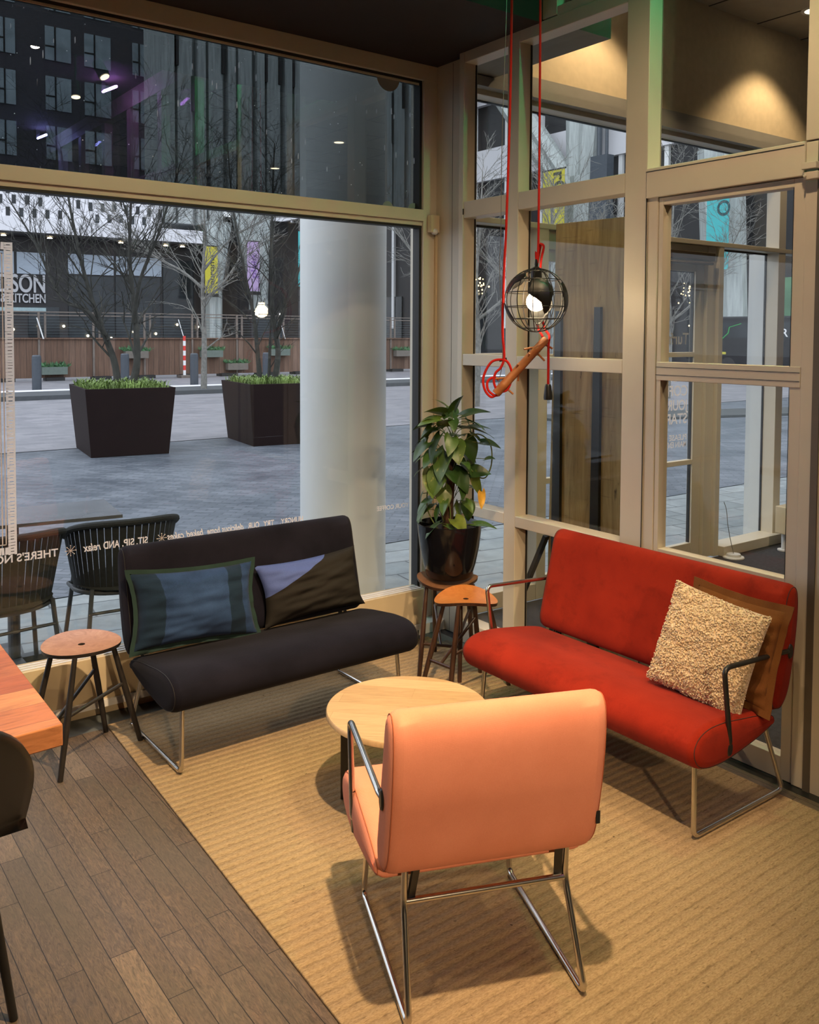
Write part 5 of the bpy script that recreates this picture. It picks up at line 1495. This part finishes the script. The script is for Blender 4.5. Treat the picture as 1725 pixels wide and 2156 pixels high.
# black van parked in the side street ---------------------------------------
t = empty('delivery_van', (31.5, 19.6, G), radians(-90), label='black delivery van with a green line graphic in the side street', cat='van')
def vp(x, z): return (x, z)
prof = [(.1, .35), (.0, .9), (.12, 2.0), (.45, 2.45), (4.4, 2.45), (5.2, 1.6), (6.2, 1.3), (6.4, .35)]
mb = MB(); n = len(prof)
vs = [(x, -1.0, z) for x, z in prof] + [(x, 1.0, z) for x, z in prof]
mb.add(vs, [list(range(n))[::-1], list(range(n, 2 * n))] + [[i, (i + 1) % n, n + (i + 1) % n, n + i] for i in range(n)]); mb.build('body', M['van'], t, smooth=False, bevel=.06)
mb = MB(); mb.box(.6, 3.9, -1.02, -1.0, 1.55, 2.2); mb.build('side_window', M['shopglass'], t, smooth=False)
for x in (1.1, 5.2):
    for y in (-.9, .9):
        mb = MB(); mb.cyl((x, y - .12, .36), (x, y + .12, .36), .36, n=24); mb.build('wheel', M['gasket'], t, angle=40)
mb = MB(); mb.box(-.06, .06, -.98, -.80, .95, 1.4); mb.build('tail_lamp', M['neon_r'], t, smooth=False)
mb = MB()
gp = [(.15, .95), (.75, 1.35), (.80, 1.5), (1.1, 1.75), (1.15, 2.0), (1.7, 2.15)]
for a, b in zip(gp, gp[1:]): mb.bar((a[0], -1.03, a[1]), (b[0], -1.03, b[1]), .02, .05, (0, 1, 0))
mb.build('green_graphic', M['green_glow'], t, smooth=False)
text_obj('FASTER', 'lettering', M['white'], Matrix.Translation((3.35, -1.04, 1.62)) @ Matrix.Rotation(radians(90), 4, 'X'), .34, 0, t, align='CENTER') if False else None
text_obj('ER', 'lettering', M['white'], Matrix.Translation((3.55, -1.04, 1.62)) @ Matrix.Rotation(radians(90), 4, 'X'), .45, 0, t, align='CENTER')
mb = MB(); mb.box(.5, 1.0, -1.03, -1.02, .85, .95); mb.build('number_plate', M['yellow'], t, smooth=False)

# neon sign and tram lights beyond the fence
t = empty('neon_sign', (22.9, 44.0, 2.0), label='small red and violet neon sign behind the right planter tree', cat='sign')
for k, mt in ((1, 'neon_r'), (0, 'neon_b')):
    mb = MB()
    for i in range(4): mb.box(i * .14 - .3, i * .14 - .22, -.02, .02, k * .36, k * .36 + .26)
    for z in (0, .24): mb.box(-.3, .2, -.02, .02, k * .36 + z, k * .36 + z + .03)
    mb.build('tube', M[mt], t, smooth=False)
t = empty('bus', (21.6, 43.0, G), label='dark bus with lit head lamps behind the wooden fence', cat='bus')
mb = MB(); mb.box(-1.1, 1.1, 0, 1.5, .0, 3.0); mb.build('body', M['darkbld'], t, smooth=False, bevel=.1)
mb = MB(); mb.box(-.95, .95, -.03, 0, 1.3, 2.6); mb.build('windscreen', M['shopglass'], t, smooth=False)
for x, z, m_ in ((-.85, .9, 'head'), (.85, .9, 'head'), (-.8, 2.75, 'head'), (.8, 2.75, 'head')):
    mb = MB(); mb.sphere((x, -.05, z), .09, 10, 8); mb.build('head_lamp', M[m_], t)

# ================================================================== LIGHT
def lamp_fixture(x, y, z, top, watts, target, cone=70, blend=.95, col=(1, .74, .46), lab=None, r=.035, glow=True):
    t = empty('ceiling_spotlight', (x, y, z), label=lab or 'black ceiling spotlight', cat='lamp', group='ceiling spotlights of the cafe')
    d = (Vector(target) - Vector((x, y, z))).normalized()
    mb = MB(); mb.tube([(0, 0, 0), -d * .12], .042, 18, cap=True); mb.cyl(-d * .10, (0, 0, top - z), .010); mb.build('housing', M['black'], t, angle=40)
    mb = MB(); c = d * .003
    q = d.to_track_quat('Z', 'Y').to_matrix().to_4x4(); q.translation = c
    mb.lathe([(0, 0), (.034, 0), (.034, .002), (0, .002)], n=18, M=q); mb.build('lens', M['lampglow'], t, smooth=False)
    l = bpy.data.lights.new('spot', 'SPOT'); l.energy = watts; l.color = col; l.spot_size = radians(cone); l.spot_blend = blend; l.shadow_soft_size = r
    o = bpy.data.objects.new('spot_light', l); COL.objects.link(o); o.location = Vector((x, y, z)) + d * .03
    o.rotation_euler = d.to_track_quat('-Z', 'Y').to_euler()
    return t
LC = (1, .70, .40)
LAMPS = [(-1.96, -2.87, 3.5, 3.97, 1450, (-1.55, -1.20, 0), 64), (-1.51, -2.03, 3.5, 3.97, 170, (-1.9, -.2, 1.3), 115), (-.89, -2.59, 3.5, 3.97, 190, (-.1, -1.5, 1.2), 95),
         (-.89, -3.29, 3.5, 3.97, 120, (-.95, -2.6, .2), 75), (-3.4, -2.6, 3.5, 3.97, 200, (-2.7, -1.4, .3), 75), (-3.3, -6.6, 2.75, 3.97, 1150, (-1.45, -2.2, .62), 30)]  # last spot is an added unseen fill for the peach armchair's back
labs = ['black ceiling spotlight above the peach armchair', 'black ceiling spotlight closest to the shop window', 'black ceiling spotlight in the middle near the door wall', 'black ceiling spotlight near the door wall furthest from the window', 'black ceiling spotlight above the orange table', 'added unseen spotlight behind the photographer, filling the back of the peach armchair']
for (x, y, z, top, wt, tg, cn), lb in zip(LAMPS, labs): lamp_fixture(x, y, z, top, wt * .50, tg, cn, lab=lb, col=LC)

def point(name, loc, e, col, r=.05):
    l = bpy.data.lights.new(name, 'POINT'); l.energy = e; l.color = col; l.shadow_soft_size = r
    o = bpy.data.objects.new(name, l); COL.objects.link(o); o.location = loc
point('globe_bulb', (GC.x, GC.y, GC.z - .006), 9, (1, .72, .42), .041)
# recessed lights in the vestibule ceiling
vl = None
for i, (x, y) in enumerate(((1.25, -.42), (3.15, -.42), (1.4, -2.2), (2.84, -5.33), (3.05, -7.36))):  # the middle one is added to brighten the board and facade frames
    t = empty('recessed_downlight', (x, y, 3.965), label=['round downlight in the vestibule ceiling over the leaning board', 'round downlight in the vestibule ceiling over the street door', 'added round downlight in the middle of the vestibule, brightening board and frames', 'round downlight in the vestibule ceiling behind the photographer', 'round downlight at the far end of the vestibule ceiling'][i], cat='lamp', group='recessed downlights of the vestibule')
    mb = MB(); mb.lathe([(.062, -.006), (.085, -.006), (.088, 0), (.062, 0)], n=30, closed=True); mb.build('ring', M['sill'], t)
    mb = MB(); mb.lathe([(0, -.002), (.062, -.002), (.062, .0), (0, 0)], n=24); mb.build('lens', M['lampglow'], t, smooth=False)
    l = bpy.data.lights.new('spot', 'SPOT'); l.energy = (62, 62, 230, 62, 62)[i]; l.color = (1, .74, .44); l.spot_size = radians(105); l.spot_blend = .45; l.shadow_soft_size = .05
    o = bpy.data.objects.new('downlight', l); COL.objects.link(o); o.location = (x, y, 3.93)
# coloured light tubes high on the door wall behind the photographer
def tube_light(name, a, b, mt, lab):
    t = empty(name, a, label=lab, cat='lamp')
    d = Vector(b) - Vector(a)
    mb = MB(); mb.tube([(0, 0, 0), d], .012, 10); mb.build('tube', mt, t)
    mb = MB(); mb.box(-.02, .02, -.02, .02, .0, 3.97 - a[2]); mb.build('hanger', M['black'], t, smooth=False)
tube_light('green_light_tube', (-.10, -2.16, 3.88), (-.10, -2.40, 3.88), emit('green_tube', (.08, 1, .38), 620), 'green light tube under the raised ceiling by the door wall')
tube_light('violet_light_tube', (-.30, -4.45, 3.88), (-.26, -4.20, 3.88), emit('violet_tube', (.62, .25, 1), 260), 'violet light tube under the raised ceiling by the door wall')
tube_light('blue_light_tube', (-.25, -6.95, 3.88), (-.22, -6.70, 3.88), emit('blue_tube', (.30, .32, 1), 200), 'blue light tube under the raised ceiling far behind the photographer')

# sky: even grey-blue overcast
w = bpy.data.worlds.new('sky'); SC.world = w; w.use_nodes = True
nt = w.node_tree; bg = nt.nodes['Background']
tc = nt.nodes.new('ShaderNodeTexCoord'); sp = nt.nodes.new('ShaderNodeSeparateXYZ'); L(nt, tc.outputs['Generated'], sp.inputs[0])
cr = ramp(nt, sp.outputs[2], [(0, (.54, .57, .62)), (.35, (.74, .78, .85)), (1, (.86, .90, .98))])
L(nt, cr, bg.inputs['Color']); bg.inputs['Strength'].default_value = 2.9

# ================================================================== CAMERA
f_, py_, yaw, pitch, roll = 1886.986, 788.334, .63983835, .04645749, .00490309
fw = Vector((sin(yaw) * cos(pitch), cos(yaw) * cos(pitch), -sin(pitch)))
r_ = Vector((cos(yaw), -sin(yaw), 0)); u_ = r_.cross(fw)
r2_ = r_ * cos(roll) + u_ * sin(roll); u2_ = -r_ * sin(roll) + u_ * cos(roll)
cd = bpy.data.cameras.new('camera'); cam = bpy.data.objects.new('camera', cd); COL.objects.link(cam)
mw = Matrix((r2_, u2_, -fw)).transposed().to_4x4(); mw.translation = (-3.05, -3.93, 1.65); cam.matrix_world = mw
cd.sensor_fit = 'HORIZONTAL'; cd.sensor_width = 36; cd.lens = 36 * f_ / 1725
cd.shift_y = -(1078 - py_) / 1725; cd.clip_start = .05; cd.clip_end = 400
SC.camera = cam
vs = SC.view_settings
SC.display_settings.display_device = 'sRGB'
vs.view_transform = 'Standard'; vs.look = 'None'; vs.gamma = 1; vs.use_curve_mapping = False; vs.exposure = 0
cy = SC.cycles
cy.use_denoising = True; cy.max_bounces = 10; cy.diffuse_bounces = 3; cy.glossy_bounces = 4; cy.transparent_max_bounces = 24; cy.transmission_bounces = 4
cy.sample_clamp_indirect = 6
cy.caustics_reflective = False; cy.caustics_refractive = False
